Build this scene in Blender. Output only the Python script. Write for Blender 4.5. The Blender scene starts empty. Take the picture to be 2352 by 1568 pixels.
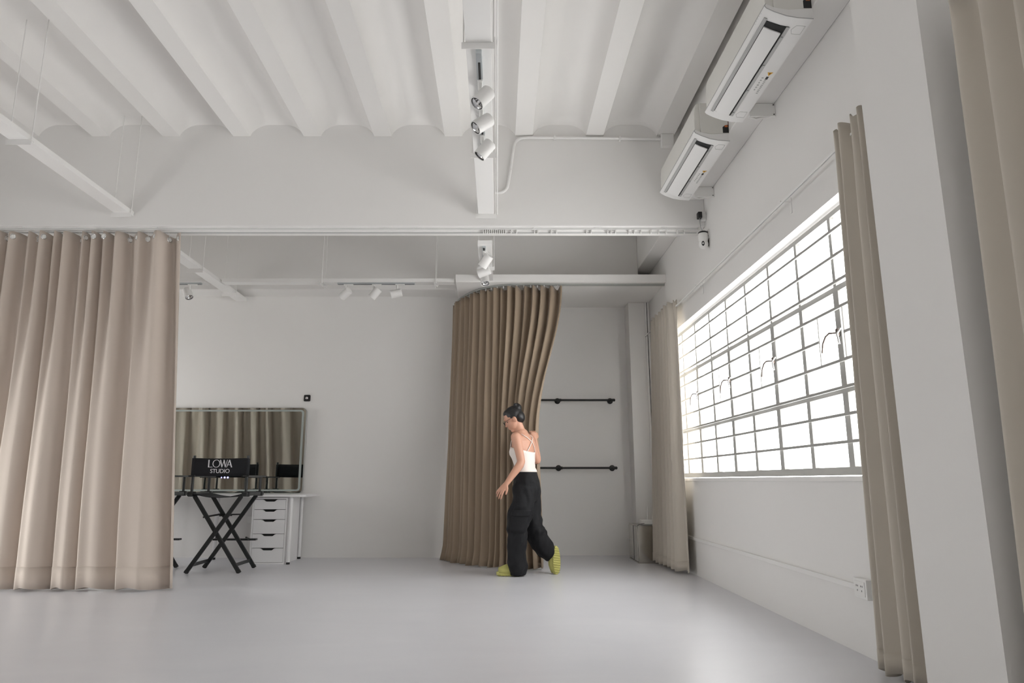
import bpy, bmesh, math, random
from mathutils import Vector, Matrix, Euler

random.seed(7)
SC = bpy.context.scene
COL = SC.collection

# ------------------------------------------------------------------ camera
cam_d = bpy.data.cameras.new('camera')
cam = bpy.data.objects.new('camera', cam_d); COL.objects.link(cam)
cam.location = (0, 0, 0.87)
cam.rotation_euler = (math.radians(90 + 11.377), 0, 0)
cam_d.sensor_width = 36.0
cam_d.lens = 1586.5 / 2352 * 36.0
cam_d.shift_x = 32.3 / 2352
cam_d.clip_start = 0.05
SC.camera = cam

# ------------------------------------------------------------------ light and exposure
SKY_STRENGTH = 16.0
EXPOSURE = -0.60
w = bpy.data.worlds.new('overcast_sky'); SC.world = w
w.use_nodes = True
bg = w.node_tree.nodes['Background']
bg.inputs['Color'].default_value = (1.0, 1.0, 1.0, 1)
bg.inputs['Strength'].default_value = SKY_STRENGTH
SC.view_settings.view_transform = 'Standard'
SC.view_settings.look = 'None'
SC.view_settings.exposure = EXPOSURE
SC.view_settings.gamma = 1.0
SC.view_settings.use_curve_mapping = False
SC.cycles.use_denoising = True
SC.cycles.diffuse_bounces = 7
SC.cycles.max_bounces = 14
SC.cycles.transparent_max_bounces = 16
SC.cycles.sample_clamp_indirect = 6.0

def portal(name, loc, rot, sx, sy):
    d = bpy.data.lights.new(name, 'AREA'); d.shape = 'RECTANGLE'; d.size = sx; d.size_y = sy
    d.cycles.is_portal = True
    o = bpy.data.objects.new(name, d); o.location = loc; o.rotation_euler = rot; COL.objects.link(o)
    return o
R90 = math.pi / 2

# ------------------------------------------------------------------ room numbers
XW, XL = 1.863, -5.3            # right and left wall
YN, YB, YB2, YRB, YR, YW = -3.0, 5.876, 6.126, 7.97, 8.292, 8.52
ZB, ZR, ZT = 3.107, 3.984, 4.154
XSB, ZSB = 1.683, 3.358         # side beam face and underside
XP, YP1, YP2 = 1.70, 2.48, 2.946  # pillar
WY0, WY1, WZ0, WZ1 = 3.10, 7.57, 0.887, 2.414
XG = 1.95
XWO = 2.06

# ------------------------------------------------------------------ materials
def nodes_of(m):
    m.use_nodes = True
    nt = m.node_tree
    return nt, nt.nodes['Principled BSDF']

def mat(name, col, rough=0.5, metal=0.0, spec=0.5, noise=None, bump=None, rvar=None, coat=0, sheen=0):
    """noise=(scale, amount); bump=(scale, strength, distance); rvar=(scale, amount)"""
    m = bpy.data.materials.new(name)
    nt, p = nodes_of(m)
    p.inputs['Base Color'].default_value = (*col, 1)
    p.inputs['Roughness'].default_value = rough
    p.inputs['Metallic'].default_value = metal
    p.inputs['Specular IOR Level'].default_value = spec
    if coat: p.inputs['Coat Weight'].default_value = coat
    if sheen: p.inputs['Sheen Weight'].default_value = sheen
    tc = nt.nodes.new('ShaderNodeTexCoord')
    if noise:
        n = nt.nodes.new('ShaderNodeTexNoise'); n.inputs['Scale'].default_value = noise[0]; n.inputs['Detail'].default_value = 4
        nt.links.new(tc.outputs['Object'], n.inputs['Vector'])
        r = nt.nodes.new('ShaderNodeMapRange'); r.inputs['To Min'].default_value = 1 - noise[1]; r.inputs['To Max'].default_value = 1 + noise[1]
        nt.links.new(n.outputs['Fac'], r.inputs['Value'])
        x = nt.nodes.new('ShaderNodeMix'); x.data_type = 'RGBA'; x.blend_type = 'MULTIPLY'; x.inputs['Factor'].default_value = 1
        x.inputs['A'].default_value = (*col, 1)
        nt.links.new(r.outputs['Result'], x.inputs['B'])
        nt.links.new(x.outputs['Result'], p.inputs['Base Color'])
    if rvar:
        n = nt.nodes.new('ShaderNodeTexNoise'); n.inputs['Scale'].default_value = rvar[0]; n.inputs['Detail'].default_value = 5
        nt.links.new(tc.outputs['Object'], n.inputs['Vector'])
        r = nt.nodes.new('ShaderNodeMapRange'); r.inputs['To Min'].default_value = rough - rvar[1]; r.inputs['To Max'].default_value = rough + rvar[1]
        nt.links.new(n.outputs['Fac'], r.inputs['Value']); nt.links.new(r.outputs['Result'], p.inputs['Roughness'])
    if bump:
        n = nt.nodes.new('ShaderNodeTexNoise'); n.inputs['Scale'].default_value = bump[0]; n.inputs['Detail'].default_value = 5
        nt.links.new(tc.outputs['Object'], n.inputs['Vector'])
        b = nt.nodes.new('ShaderNodeBump'); b.inputs['Strength'].default_value = bump[1]; b.inputs['Distance'].default_value = bump[2]
        nt.links.new(n.outputs['Fac'], b.inputs['Height']); nt.links.new(b.outputs['Normal'], p.inputs['Normal'])
    return m

def emit(name, col, s):
    m = bpy.data.materials.new(name); nt, p = nodes_of(m)
    p.inputs['Base Color'].default_value = (*col, 1)
    p.inputs['Emission Color'].default_value = (*col, 1); p.inputs['Emission Strength'].default_value = s
    return m

M = {}
M['wall'] = mat('painted_plaster', (0.78, 0.768, 0.752), 0.8, spec=0.25, noise=(1.3, 0.012), bump=(9, 0.12, 0.004))
M['ceil'] = mat('painted_concrete', (0.80, 0.785, 0.765), 0.8, spec=0.25, noise=(2.0, 0.015), bump=(6, 0.2, 0.004))
M['paint'] = mat('white_paint_metal', (0.80, 0.79, 0.775), 0.45, spec=0.4)
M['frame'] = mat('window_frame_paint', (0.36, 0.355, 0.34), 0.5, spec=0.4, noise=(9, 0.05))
M['soffit'] = mat('gypsum_board', (0.80, 0.785, 0.765), 0.8, spec=0.25, bump=(4, 0.08, 0.003))
M['plastic'] = mat('white_plastic', (0.80, 0.795, 0.775), 0.35)
M['acbody'] = mat('ac_cream_plastic', (0.70, 0.69, 0.655), 0.4, noise=(5, 0.02))
M['acpanel'] = mat('ac_white_plastic', (0.80, 0.795, 0.785), 0.3)
M['acgrey'] = mat('ac_grey_trim', (0.42, 0.42, 0.415), 0.4)
M['black'] = mat('black_plastic', (0.012, 0.012, 0.013), 0.4)
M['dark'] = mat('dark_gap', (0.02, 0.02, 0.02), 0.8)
M['blacksteel'] = mat('black_pipe', (0.018, 0.018, 0.018), 0.5, metal=0.3, bump=(60, 0.2, 0.002))
M['blackwood'] = mat('black_lacquered_wood', (0.018, 0.02, 0.021), 0.38, spec=0.5, noise=(30, 0.1))
M['blackcanvas'] = mat('black_canvas', (0.012, 0.013, 0.016), 0.85, bump=(300, 0.3, 0.001))
M['print'] = mat('white_print', (0.82, 0.82, 0.85), 0.6)
M['chrome'] = mat('chrome', (0.75, 0.75, 0.75), 0.12, metal=1)
M['brass'] = mat('handle_bronze', (0.16, 0.13, 0.115), 0.35, metal=0.8)
M['alu'] = mat('aluminium', (0.50, 0.53, 0.55), 0.35, metal=0.7)
M['railgrey'] = mat('rail_grey', (0.36, 0.37, 0.355), 0.45, metal=0.3)
M['steel'] = mat('polished_stainless', (0.50, 0.48, 0.44), 0.16, metal=1, bump=(3.0, 0.05, 0.02))
M['mirror'] = mat('mirror_silver', (0.56, 0.595, 0.565), 0.01, metal=1)
M['frost'] = mat('frosted_band', (0.34, 0.38, 0.365), 0.4)
M['laminate'] = mat('white_laminate', (0.80, 0.795, 0.80), 0.35, noise=(3, 0.01))
M['orange'] = mat('warning_yellow', (0.75, 0.40, 0.03), 0.5)
M['wire'] = mat('orange_wire', (0.5, 0.12, 0.02), 0.5)
M['rubber'] = mat('black_rubber', (0.02, 0.02, 0.02), 0.7)
M['red'] = mat('red_brown_edge', (0.18, 0.05, 0.03), 0.6)
M['skin'] = mat('skin', (0.60, 0.32, 0.22), 0.5, noise=(12, 0.04))
M['hair'] = mat('black_hair', (0.012, 0.011, 0.012), 0.42, bump=(140, 0.35, 0.003))
M['top'] = mat('white_knit', (0.82, 0.75, 0.70), 0.8, bump=(160, 0.3, 0.001))
M['trouser'] = mat('charcoal_cotton', (0.011, 0.0112, 0.013), 0.8, spec=0.3, noise=(10, 0.15), bump=(14, 0.6, 0.012))
M['slide'] = mat('lime_foam', (0.47, 0.45, 0.14), 0.6)
M['icon'] = emit('touch_icon', (0.45, 0.45, 1.0), 2.5)

def cloth(name, col, sheen=0.2):
    m = mat(name, col, 0.75, spec=0.25, noise=(1.5, 0.03), bump=(420, 0.15, 0.001), sheen=sheen)
    return m
M['curtL'] = cloth('taupe_blackout', (0.555, 0.48, 0.42))
M['curtR'] = cloth('greige_blackout', (0.53, 0.485, 0.42))
M['curtW'] = cloth('brown_drape', (0.33, 0.255, 0.185))

# grey epoxy floor
def floor_mat():
    m = bpy.data.materials.new('grey_epoxy'); nt, p = nodes_of(m)
    tc = nt.nodes.new('ShaderNodeTexCoord')
    mp = nt.nodes.new('ShaderNodeMapping'); mp.inputs['Scale'].default_value = (0.7, 1.6, 1)
    nt.links.new(tc.outputs['Object'], mp.inputs['Vector'])
    n = nt.nodes.new('ShaderNodeTexNoise'); n.inputs['Scale'].default_value = 1.6; n.inputs['Detail'].default_value = 8; n.inputs['Roughness'].default_value = 0.6; n.inputs['Distortion'].default_value = 0.8
    nt.links.new(mp.outputs['Vector'], n.inputs['Vector'])
    cr = nt.nodes.new('ShaderNodeValToRGB')
    cr.color_ramp.elements[0].position = 0.3; cr.color_ramp.elements[0].color = (0.655, 0.655, 0.69, 1)
    cr.color_ramp.elements[1].position = 0.72; cr.color_ramp.elements[1].color = (0.70, 0.70, 0.73, 1)
    nt.links.new(n.outputs['Fac'], cr.inputs['Fac'])
    # fine pale scuffs
    mp2 = nt.nodes.new('ShaderNodeMapping'); mp2.inputs['Scale'].default_value = (1.2, 9, 1); mp2.inputs['Rotation'].default_value = (0, 0, 0.1)
    nt.links.new(tc.outputs['Object'], mp2.inputs['Vector'])
    n2 = nt.nodes.new('ShaderNodeTexNoise'); n2.inputs['Scale'].default_value = 2.6; n2.inputs['Detail'].default_value = 10; n2.inputs['Roughness'].default_value = 0.75
    nt.links.new(mp2.outputs['Vector'], n2.inputs['Vector'])
    r2 = nt.nodes.new('ShaderNodeMapRange'); r2.inputs['From Min'].default_value = 0.70; r2.inputs['From Max'].default_value = 0.80; r2.inputs['To Max'].default_value = 0.45
    nt.links.new(n2.outputs['Fac'], r2.inputs['Value'])
    x = nt.nodes.new('ShaderNodeMix'); x.data_type = 'RGBA'; x.inputs['B'].default_value = (0.78, 0.77, 0.77, 1)
    nt.links.new(r2.outputs['Result'], x.inputs['Factor']); nt.links.new(cr.outputs['Color'], x.inputs['A'])
    nt.links.new(x.outputs['Result'], p.inputs['Base Color'])
    rr = nt.nodes.new('ShaderNodeMapRange'); rr.inputs['To Min'].default_value = 0.27; rr.inputs['To Max'].default_value = 0.36
    nt.links.new(n.outputs['Fac'], rr.inputs['Value']); nt.links.new(rr.outputs['Result'], p.inputs['Roughness'])
    p.inputs['Specular IOR Level'].default_value = 0.5
    b = nt.nodes.new('ShaderNodeBump'); b.inputs['Strength'].default_value = 0.012; b.inputs['Distance'].default_value = 0.005
    nt.links.new(n.outputs['Fac'], b.inputs['Height']); nt.links.new(b.outputs['Normal'], p.inputs['Normal'])
    return m
M['floor'] = floor_mat()

def pane_mat(name, tcol, fac):
    m = bpy.data.materials.new(name); m.use_nodes = True; nt = m.node_tree
    for n in list(nt.nodes): nt.nodes.remove(n)
    o = nt.nodes.new('ShaderNodeOutputMaterial'); t = nt.nodes.new('ShaderNodeBsdfTransparent'); t.inputs['Color'].default_value = (*tcol, 1)
    tr = nt.nodes.new('ShaderNodeBsdfTranslucent'); tr.inputs['Color'].default_value = (0.88, 0.88, 0.87, 1)
    gl = nt.nodes.new('ShaderNodeBsdfGlossy'); gl.inputs['Roughness'].default_value = 0.25
    a = nt.nodes.new('ShaderNodeMixShader'); a.inputs['Fac'].default_value = fac
    b = nt.nodes.new('ShaderNodeMixShader'); b.inputs['Fac'].default_value = 0.04
    nt.links.new(t.outputs[0], a.inputs[1]); nt.links.new(tr.outputs[0], a.inputs[2])
    nt.links.new(a.outputs[0], b.inputs[1]); nt.links.new(gl.outputs[0], b.inputs[2]); nt.links.new(b.outputs[0], o.inputs['Surface'])
    return m
M['pane'] = pane_mat('frosted_pane', (.90, .90, .895), .22)
M['clear'] = pane_mat('clear_pane', (.95, .955, .95), .0)

# ------------------------------------------------------------------ mesh helpers
WL = {}                      # world location of every object (translation only)
def V(*a): return Vector(a)

class MB:
    def __init__(s): s.v = []; s.f = []
    def add(s, vs, fs):
        o = len(s.v); s.v += [tuple(q) for q in vs]; s.f += [tuple(i + o for i in f) for f in fs]; return s
    def box(s, a, b):
        (x0, y0, z0), (x1, y1, z1) = a, b
        x0, x1 = min(x0, x1), max(x0, x1); y0, y1 = min(y0, y1), max(y0, y1); z0, z1 = min(z0, z1), max(z0, z1)
        return s.add([(x0,y0,z0),(x1,y0,z0),(x1,y1,z0),(x0,y1,z0),(x0,y0,z1),(x1,y0,z1),(x1,y1,z1),(x0,y1,z1)],
                     [(0,3,2,1),(4,5,6,7),(0,1,5,4),(1,2,6,5),(2,3,7,6),(3,0,4,7)])
    def bar(s, p, q, wd, ht, up=(0,0,1)):
        """rectangular bar from p to q, wd across, ht along 'up'"""
        p, q = Vector(p), Vector(q); t = (q - p).normalized(); u = Vector(up)
        sd = t.cross(u)
        if sd.length < 1e-4: sd = t.cross(Vector((1,0,0)))
        sd.normalize(); u = sd.cross(t).normalized()
        c = [(-1,-1),(1,-1),(1,1),(-1,1)]
        vs = [p + sd*(a*wd/2) + u*(b*ht/2) for a, b in c] + [q + sd*(a*wd/2) + u*(b*ht/2) for a, b in c]
        return s.add(vs, [(0,3,2,1),(4,5,6,7),(0,1,5,4),(1,2,6,5),(2,3,7,6),(3,0,4,7)])
    def loft(s, rings, close=True, cap=True):
        n = len(rings[0]); vs = [p for r in rings for p in r]; fs = []
        for i in range(len(rings) - 1):
            for j in range(n if close else n - 1):
                k = (j + 1) % n
                fs.append((i*n+j, i*n+k, (i+1)*n+k, (i+1)*n+j))
        if cap and close:
            fs.append(tuple(reversed(range(n)))); fs.append(tuple(range((len(rings)-1)*n, len(rings)*n)))
        return s.add(vs, fs)
    def tube(s, path, r, seg=10, cap=True):
        path = [Vector(p) for p in path]; rings = []
        rs = r if isinstance(r, (list, tuple)) else [r] * len(path)
        t0 = (path[1] - path[0]).normalized()
        ref = Vector((0,0,1)) if abs(t0.z) < 0.9 else Vector((1,0,0))
        n = t0.cross(ref).normalized()
        for i, p in enumerate(path):
            t = (path[min(i+1, len(path)-1)] - path[max(i-1, 0)]).normalized()
            n = (n - t * n.dot(t)).normalized(); b = t.cross(n)
            rings.append([p + (n*math.cos(a) + b*math.sin(a)) * rs[i] for a in [2*math.pi*k/seg for k in range(seg)]])
        return s.loft(rings, cap=cap)
    def cyl(s, p, q, r, seg=16, r2=None): return s.tube([p, q], [r, r if r2 is None else r2], seg)
    def prism(s, poly, axis, a, b):
        """poly of 2D points extruded along axis from a to b; axis 'x': (y,z), 'y': (x,z), 'z': (x,y)"""
        def P(u, v, t): return {'x': (t,u,v), 'y': (u,t,v), 'z': (u,v,t)}[axis]
        n = len(poly)
        vs = [P(u, v, a) for u, v in poly] + [P(u, v, b) for u, v in poly]
        fs = [(i, (i+1) % n, n + (i+1) % n, n + i) for i in range(n)]
        fs += [tuple(range(n)), tuple(range(n, 2*n))]
        return s.add(vs, fs)
    def lathe(s, p, d, prof, seg=20, cap=True):
        """prof: list of (distance along d, radius)"""
        p = Vector(p); d = Vector(d).normalized()
        ref = Vector((0,0,1)) if abs(d.z) < 0.9 else Vector((1,0,0))
        n = d.cross(ref).normalized(); b = d.cross(n)
        rings = [[p + d*h + (n*math.cos(a) + b*math.sin(a))*max(r, 1e-5) for a in [2*math.pi*k/seg for k in range(seg)]] for h, r in prof]
        return s.loft(rings, cap=cap)
    def ball(s, c, r, seg=16, rings=10):
        r = r if isinstance(r, (tuple, list)) else (r, r, r)
        R = []
        for i in range(rings + 1):
            a = math.pi * i / rings
            R.append([(c[0] + r[0]*max(math.sin(a),1e-4)*math.cos(t), c[1] + r[1]*max(math.sin(a),1e-4)*math.sin(t), c[2] - r[2]*math.cos(a)) for t in [2*math.pi*k/seg for k in range(seg)]])
        return s.loft(R)
    def build(s, name, m, parent=None, smooth=None, bevel=0, origin=None, solid=0):
        return obj(name, s.v, s.f, m, parent, smooth, bevel, origin, solid)

def obj(name, vs, fs, m, parent=None, smooth=None, bevel=0, origin=None, solid=0):
    if parent is not None: off = WL[parent.name]
    elif origin is not None: off = Vector(origin)
    else:
        xs = [q[0] for q in vs]; ys = [q[1] for q in vs]; zs = [q[2] for q in vs]
        off = Vector(((min(xs)+max(xs))/2, (min(ys)+max(ys))/2, min(zs)))
    me = bpy.data.meshes.new(name)
    me.from_pydata([(q[0]-off.x, q[1]-off.y, q[2]-off.z) for q in vs], [], fs)
    bm = bmesh.new(); bm.from_mesh(me); bmesh.ops.recalc_face_normals(bm, faces=bm.faces); bm.to_mesh(me); bm.free()
    if smooth:
        me.shade_smooth()
        if smooth < 179: me.set_sharp_from_angle(angle=math.radians(smooth))
    me.materials.append(M[m] if isinstance(m, str) else m)
    o = bpy.data.objects.new(name, me); COL.objects.link(o)
    if parent is not None: o.parent = parent
    else: o.location = off
    WL[o.name] = off.copy()
    if bevel:
        b = o.modifiers.new('bevel', 'BEVEL'); b.width = bevel; b.segments = 2; b.limit_method = 'ANGLE'; b.angle_limit = math.radians(40)
    if solid:
        b = o.modifiers.new('thickness', 'SOLIDIFY'); b.thickness = solid; b.offset = 0
    return o

def tag(o, label=None, cat=None, group=None, kind=None):
    if label: o['label'] = label
    if cat: o['category'] = cat
    if group: o['group'] = group
    if kind: o['kind'] = kind
    return o

def thing(name, loc, label=None, cat=None, group=None, kind=None):
    o = bpy.data.objects.new(name, None); COL.objects.link(o); o.location = loc; o.empty_display_size = 0.1
    WL[o.name] = Vector(loc)
    return tag(o, label, cat, group, kind)

def B(a, b): return MB().box(a, b)

# ------------------------------------------------------------------ room shell
fl = B((XL-.2, YN-.2, -0.12), (XWO, YW+.2, 0)).build('floor', 'floor', origin=(0,0,0)); tag(fl, 'grey polished epoxy floor of the studio', kind='structure')

mb = MB(); 
mb.box((XL-.2, YR, 0), (-0.47, YW+.2, ZB)); mb.box((-0.47, YW, 0), (XW, YW+.2, 4.2)); mb.box((XL-.2, YR, ZB), (-.47, YW+.2, 4.2))
tag(mb.build('wall_back', 'wall', origin=(0,YR,0)), 'white plastered back wall behind the make-up table', kind='structure')

VZ0 = WZ0
VY0, VY1 = -2.4, 0.2            # second window, in the bay beside and behind the camera
mb = MB()
mb.box((XW, YN-.2, 0), (XWO, VY0, 4.2)); mb.box((XW, VY1, 0), (XWO, WY0, 4.2)); mb.box((XW, WY1, 0), (XWO, YW+.2, 4.2))
for ya, yb, zl in ((VY0, VY1, VZ0), (WY0, WY1, WZ0)):
    mb.box((XW, ya, 0), (XWO, yb, zl)); mb.box((XW, ya, WZ1), (XWO, yb, 4.2))
wr = tag(mb.build('wall_right', 'wall', origin=(XW,0,0)), 'white right wall with the long steel window', kind='structure')
B((XP, YP1, 0), (XW, YP2, 4.2)).build('pillar', 'wall', wr)
mb = MB().prism([(1.606,YR-.035),(XW,YR-.035),(XW,YW),(1.606,YW)], 'z', 0, 3.02)
mb.build('corner_column', 'wall', wr)

LR = (6.55, 7.75, 0.9, 2.2)         # rear-bay window in the left wall
LD = (3.1, 5.6, 0.06, 1.08)        # glazed doors in the left wall: y0, y1, z0, z1
mb = MB()
mb.box((XL-.2, YN-.2, 0), (XL, LD[0], 4.2)); mb.box((XL-.2, LD[1], 0), (XL, LR[0], 4.2)); mb.box((XL-.2, LR[1], 0), (XL, YW+.2, 4.2)); mb.box((XL-.2, LR[0], 0), (XL, LR[1], LR[2])); mb.box((XL-.2, LR[0], LR[3]), (XL, LR[1], 4.2))
mb.box((XL-.2, LD[0], 0), (XL, LD[1], LD[2])); mb.box((XL-.2, LD[0], LD[3]), (XL, LD[1], 4.2))
tag(mb.build('wall_left', 'wall', origin=(XL,0,0)), 'white left wall with glazed doors', kind='structure')
tag(B((XL-.2, YN-.2, 0), (XW, YN, 4.2)).build('wall_near', 'wall', origin=(0,YN,0)), 'plain white wall behind the photographer', kind='structure')

# ceiling: slab, ribs and beams
ce = tag(B((XL-.2, YN-.2, 4.2), (XWO, YW+.2, 4.35)).build('ceiling', 'ceil', origin=(0,0,4.2)), 'white painted concrete ceiling with ribs and beams', kind='structure')
def rib_mesh(y0, y1):
    def ring(y, h, cut=0.3255):
        pts = []
        for k in range(9):
            a = R90 * k / 8
            pts.append((0.08 + 0.035*math.sin(a) + 0.13*(1-math.cos(a)), h*math.sin(a)))
        pts.append((cut, h))
        r = [(-x, z) for x, z in reversed(pts)] + pts
        r = r + [(cut, 0.215), (-cut, 0.215)]
        return [(x, y, ZR + z) for x, z in r]
    st = [(y0, .112), (y0+.02, .135), (y0+.05, .152), (y0+.09, .164), (y0+.14, .17)]
    st += [(y1-.14, .17), (y1-.09, .164), (y1-.05, .152), (y1-.02, .135), (y1, .112)]
    return MB().loft([ring(y, h) for y, h in st])
for (y0, y1) in ((YN, YB), (YB2, YRB)):
    first = None
    for k in range(-11, 3):
        x = 0.24 + 0.651 * k
        if first is None:
            first = rib_mesh(y0, y1).build('rib', 'ceil', ce, smooth=35); first.location.x = x
        else:
            c = first.copy(); COL.objects.link(c); c.location.x = x
tag(B((XL, YB, ZB), (XW, YB2, 4.2)).build('trim_2', 'wall', bevel=0.006), 'deep white main ceiling beam across the room', kind='structure')
tag(B((XL, YRB, ZB), (XSB, YR+.01, 4.2)).build('trim_3', 'wall', bevel=0.006), 'white ceiling beam along the back wall', kind='structure')
tag(B((XSB, YN, ZSB), (XW, YB, 4.2)).build('trim_4', 'wall', bevel=0.006), 'white side beam above the window behind the air conditioners', kind='structure')
tag(B((XSB, YB2, ZSB), (XW, YW, 4.2)).build('trim_5', 'wall', bevel=0.006), 'white side beam beyond the main beam', kind='structure')

# dropped soffit over the wardrobe corner
sf = tag(B((-0.47, 7.36, 3.022), (XW, YW, 3.11)).build('trim_1', 'soffit', bevel=0.004), 'white dropped board ceiling above the wardrobe corner', kind='structure')

# ------------------------------------------------------------------ windows
def plain_window(name, label, axis, c, u0, u1, z0, z1, nu, glass='pane'):
    r = thing(name, (0,0,0) , label, None, None, 'structure')
    WL[r.name] = Vector((0,0,0))
    def bx(ua, ub, za, zb, t):
        return B((c-t, ua, za), (c+t, ub, zb)) if axis == 'x' else B((ua, c-t, za), (ub, c+t, zb))
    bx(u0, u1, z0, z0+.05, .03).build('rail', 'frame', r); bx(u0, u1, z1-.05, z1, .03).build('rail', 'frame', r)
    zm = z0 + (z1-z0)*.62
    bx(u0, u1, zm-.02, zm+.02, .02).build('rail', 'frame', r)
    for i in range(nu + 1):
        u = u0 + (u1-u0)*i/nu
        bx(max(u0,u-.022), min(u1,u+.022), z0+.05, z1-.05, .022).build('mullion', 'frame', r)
    for i in range(nu):
        a = u0 + (u1-u0)*i/nu; b = u0 + (u1-u0)*(i+1)/nu
        for za, zb in ((z0+.05, zm-.02), (zm+.02, z1-.05)):
            bx(a+.022, b-.022, za, zb, .003).build('pane', glass, r)
    return r
plain_window('window_2', 'steel window in the right wall beside the photographer', 'x', XG, VY0, VY1, VZ0, WZ1, 5)
plain_window('window_3', 'low glazed doors in the left wall outside the view', 'x', XL-.1, *LD, 2, 'clear')
plain_window('window_4', 'window in the left wall beyond the beam, outside the view', 'x', XL-.1, *LR, 3)
def mid(a, b): return (a+b)/2
portal('sky_portal_near', (XWO-.02, mid(VY0,VY1), mid(VZ0,WZ1)), (0, R90, 0), WZ1-VZ0, VY1-VY0)
portal('sky_portal_left', (XL-.17, mid(LD[0],LD[1]), mid(LD[2],LD[3])), (0, -R90, 0), LD[3]-LD[2], LD[1]-LD[0])
portal('sky_portal_left_rear', (XL-.17, mid(LR[0],LR[1]), mid(LR[2],LR[3])), (0, -R90, 0), LR[3]-LR[2], LR[1]-LR[0])
portal('sky_portal_far', (XWO-.02, mid(WY0,WY1), mid(WZ0,WZ1)), (0, R90, 0), WZ1-WZ0, WY1-WY0)

w1 = thing('window_1', (XG, 5.3, WZ0), 'long white steel window with frosted panes in the right wall', None, None, 'structure')
MUL = [3.36 + .468*k for k in range(9)]
Z0, ZA, ZC, Z1 = WZ0+.012, 1.365, 1.945, WZ1-.012
T0, T1 = XG-.016, XG+.018
B((XW-.012, WY0, WZ0-.022), (XG+.03, WY1, WZ0+.006)).build('sill', 'paint', w1, bevel=.003)
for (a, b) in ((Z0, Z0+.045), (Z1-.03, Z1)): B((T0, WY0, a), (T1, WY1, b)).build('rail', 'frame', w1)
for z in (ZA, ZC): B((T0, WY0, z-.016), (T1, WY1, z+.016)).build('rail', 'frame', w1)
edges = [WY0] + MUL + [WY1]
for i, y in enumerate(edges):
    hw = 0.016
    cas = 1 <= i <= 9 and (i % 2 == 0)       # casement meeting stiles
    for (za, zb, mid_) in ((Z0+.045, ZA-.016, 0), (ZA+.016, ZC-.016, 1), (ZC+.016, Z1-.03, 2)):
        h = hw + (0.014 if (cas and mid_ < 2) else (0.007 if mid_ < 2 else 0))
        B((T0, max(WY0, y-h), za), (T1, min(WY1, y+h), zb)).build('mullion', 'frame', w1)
for i in range(len(edges)-1):
    a, b = edges[i]+.016, edges[i+1]-.016
    for (za, zb) in ((Z0+.045, ZA-.016), (ZA+.016, ZC-.016), (ZC+.016, Z1-.03)):
        B((XG+.004, a, za), (XG+.010, b, zb)).build('pane', 'pane', w1)
XB = XW + .035
bars = [1.965 - .148*k for k in range(7)] + [1.965+.148, 1.965+.296]
HND = [MUL[1], MUL[3], MUL[5], MUL[7]]
for z in bars:
    if abs(z - (1.965 - .296)) < .01:
        ys = [WY0]
        for h in HND: ys += [h-.13, h+.17]
        ys.append(WY1)
        for a, b in zip(ys[0::2], ys[1::2]): B((XB-.006, a, z-.008), (XB+.006, b, z+.008)).build('grille_bar', 'frame', w1)
    else:
        B((XB-.006, WY0, z-.008), (XB+.006, WY1, z+.008)).build('grille_bar', 'frame', w1)
for h in HND:
    for y in (h-.13, h+.17):
        MB().cyl((XB, y, 1.965-.444), (XB, y, 1.965-.148), .004, 8).build('guard_rod', 'frame', w1, smooth=40)
    hz = 1.69
    hd = MB().box((T0-.016, h-.014, hz-.022), (T0, h+.014, hz+.026)); hd = hd.build('handle', 'brass', w1, bevel=.004)
    MB().tube([(T0-.02, h, hz), (T0-.05, h+.02, hz+.0), (T0-.055, h+.05, hz-.012), (T0-.055, h+.09, hz-.045), (T0-.05, h+.12, hz-.095)], [.005,.006,.0055,.005,.0045], 8).build('lever', 'brass', hd, smooth=60).location = (0,0,0)
    MB().tube([(T0-.005, h-.03, hz+.02), (T0-.03, h-.035, hz-.01), (T0-.02, h-.03, hz-.07)], .006, 8).build('latch', 'chrome', hd, smooth=60)

# curtain rod of window
rd = thing('curtain_rod', (1.80, 5.6, 2.59), 'thin white curtain rail along the right wall above the window', 'curtain rail')
MB().box((1.792, 2.97, 2.589), (1.808, 8.25, 2.601)).build('rail', 'paint', rd)
B((1.7965, 2.97, 2.586), (1.8035, 8.25, 2.589)).build('slot', 'acgrey', rd)
for y in (4.13, 6.05): 
    MB().box((1.79, y-.008, 2.601), (XW, y+.008, 2.61)).box((XW-.006, y-.012, 2.53), (XW, y+.012, 2.63)).build('bracket', 'paint', rd)
gl0 = None
for k in range(16):
    y = 5.78 + .023*k
    g = MB().box((1.795, y-.004, 2.566), (1.805, y+.004, 2.586)).build('glider', 'plastic', rd)

# ------------------------------------------------------------------ curtains
def sstep(t): t = max(0, min(1, t)); return t*t*(3-2*t)
def lerp(a, b, t): return a + (b-a)*t
def polyline(pts):
    pts = [Vector((p[0], p[1])) for p in pts]; L = [0]
    for a, b in zip(pts, pts[1:]): L.append(L[-1] + (b-a).length)
    T = L[-1]
    def at(t):
        d = max(0, min(1, t))*T
        for i in range(len(pts)-1):
            if d <= L[i+1] or i == len(pts)-2:
                k = (d-L[i])/max(1e-9, L[i+1]-L[i]); return pts[i].lerp(pts[i+1], k)
    return at, T
def smooth_path(pts, n=60):
    """Catmull-Rom through 2D points"""
    P = [Vector((p[0], p[1])) for p in pts]; P = [2*P[0]-P[1]] + P + [2*P[-1]-P[-2]]; out = []
    for i in range(1, len(P)-2):
        for k in range(n // (len(P)-3)):
            t = k / (n // (len(P)-3)); a, b, c, d = P[i-1:i+3]
            out.append(0.5*((2*b) + (c-a)*t + (2*a-5*b+4*c-d)*t*t + (3*b-a-3*c+d)*t**3))
    out.append(P[-2]); return out

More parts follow.
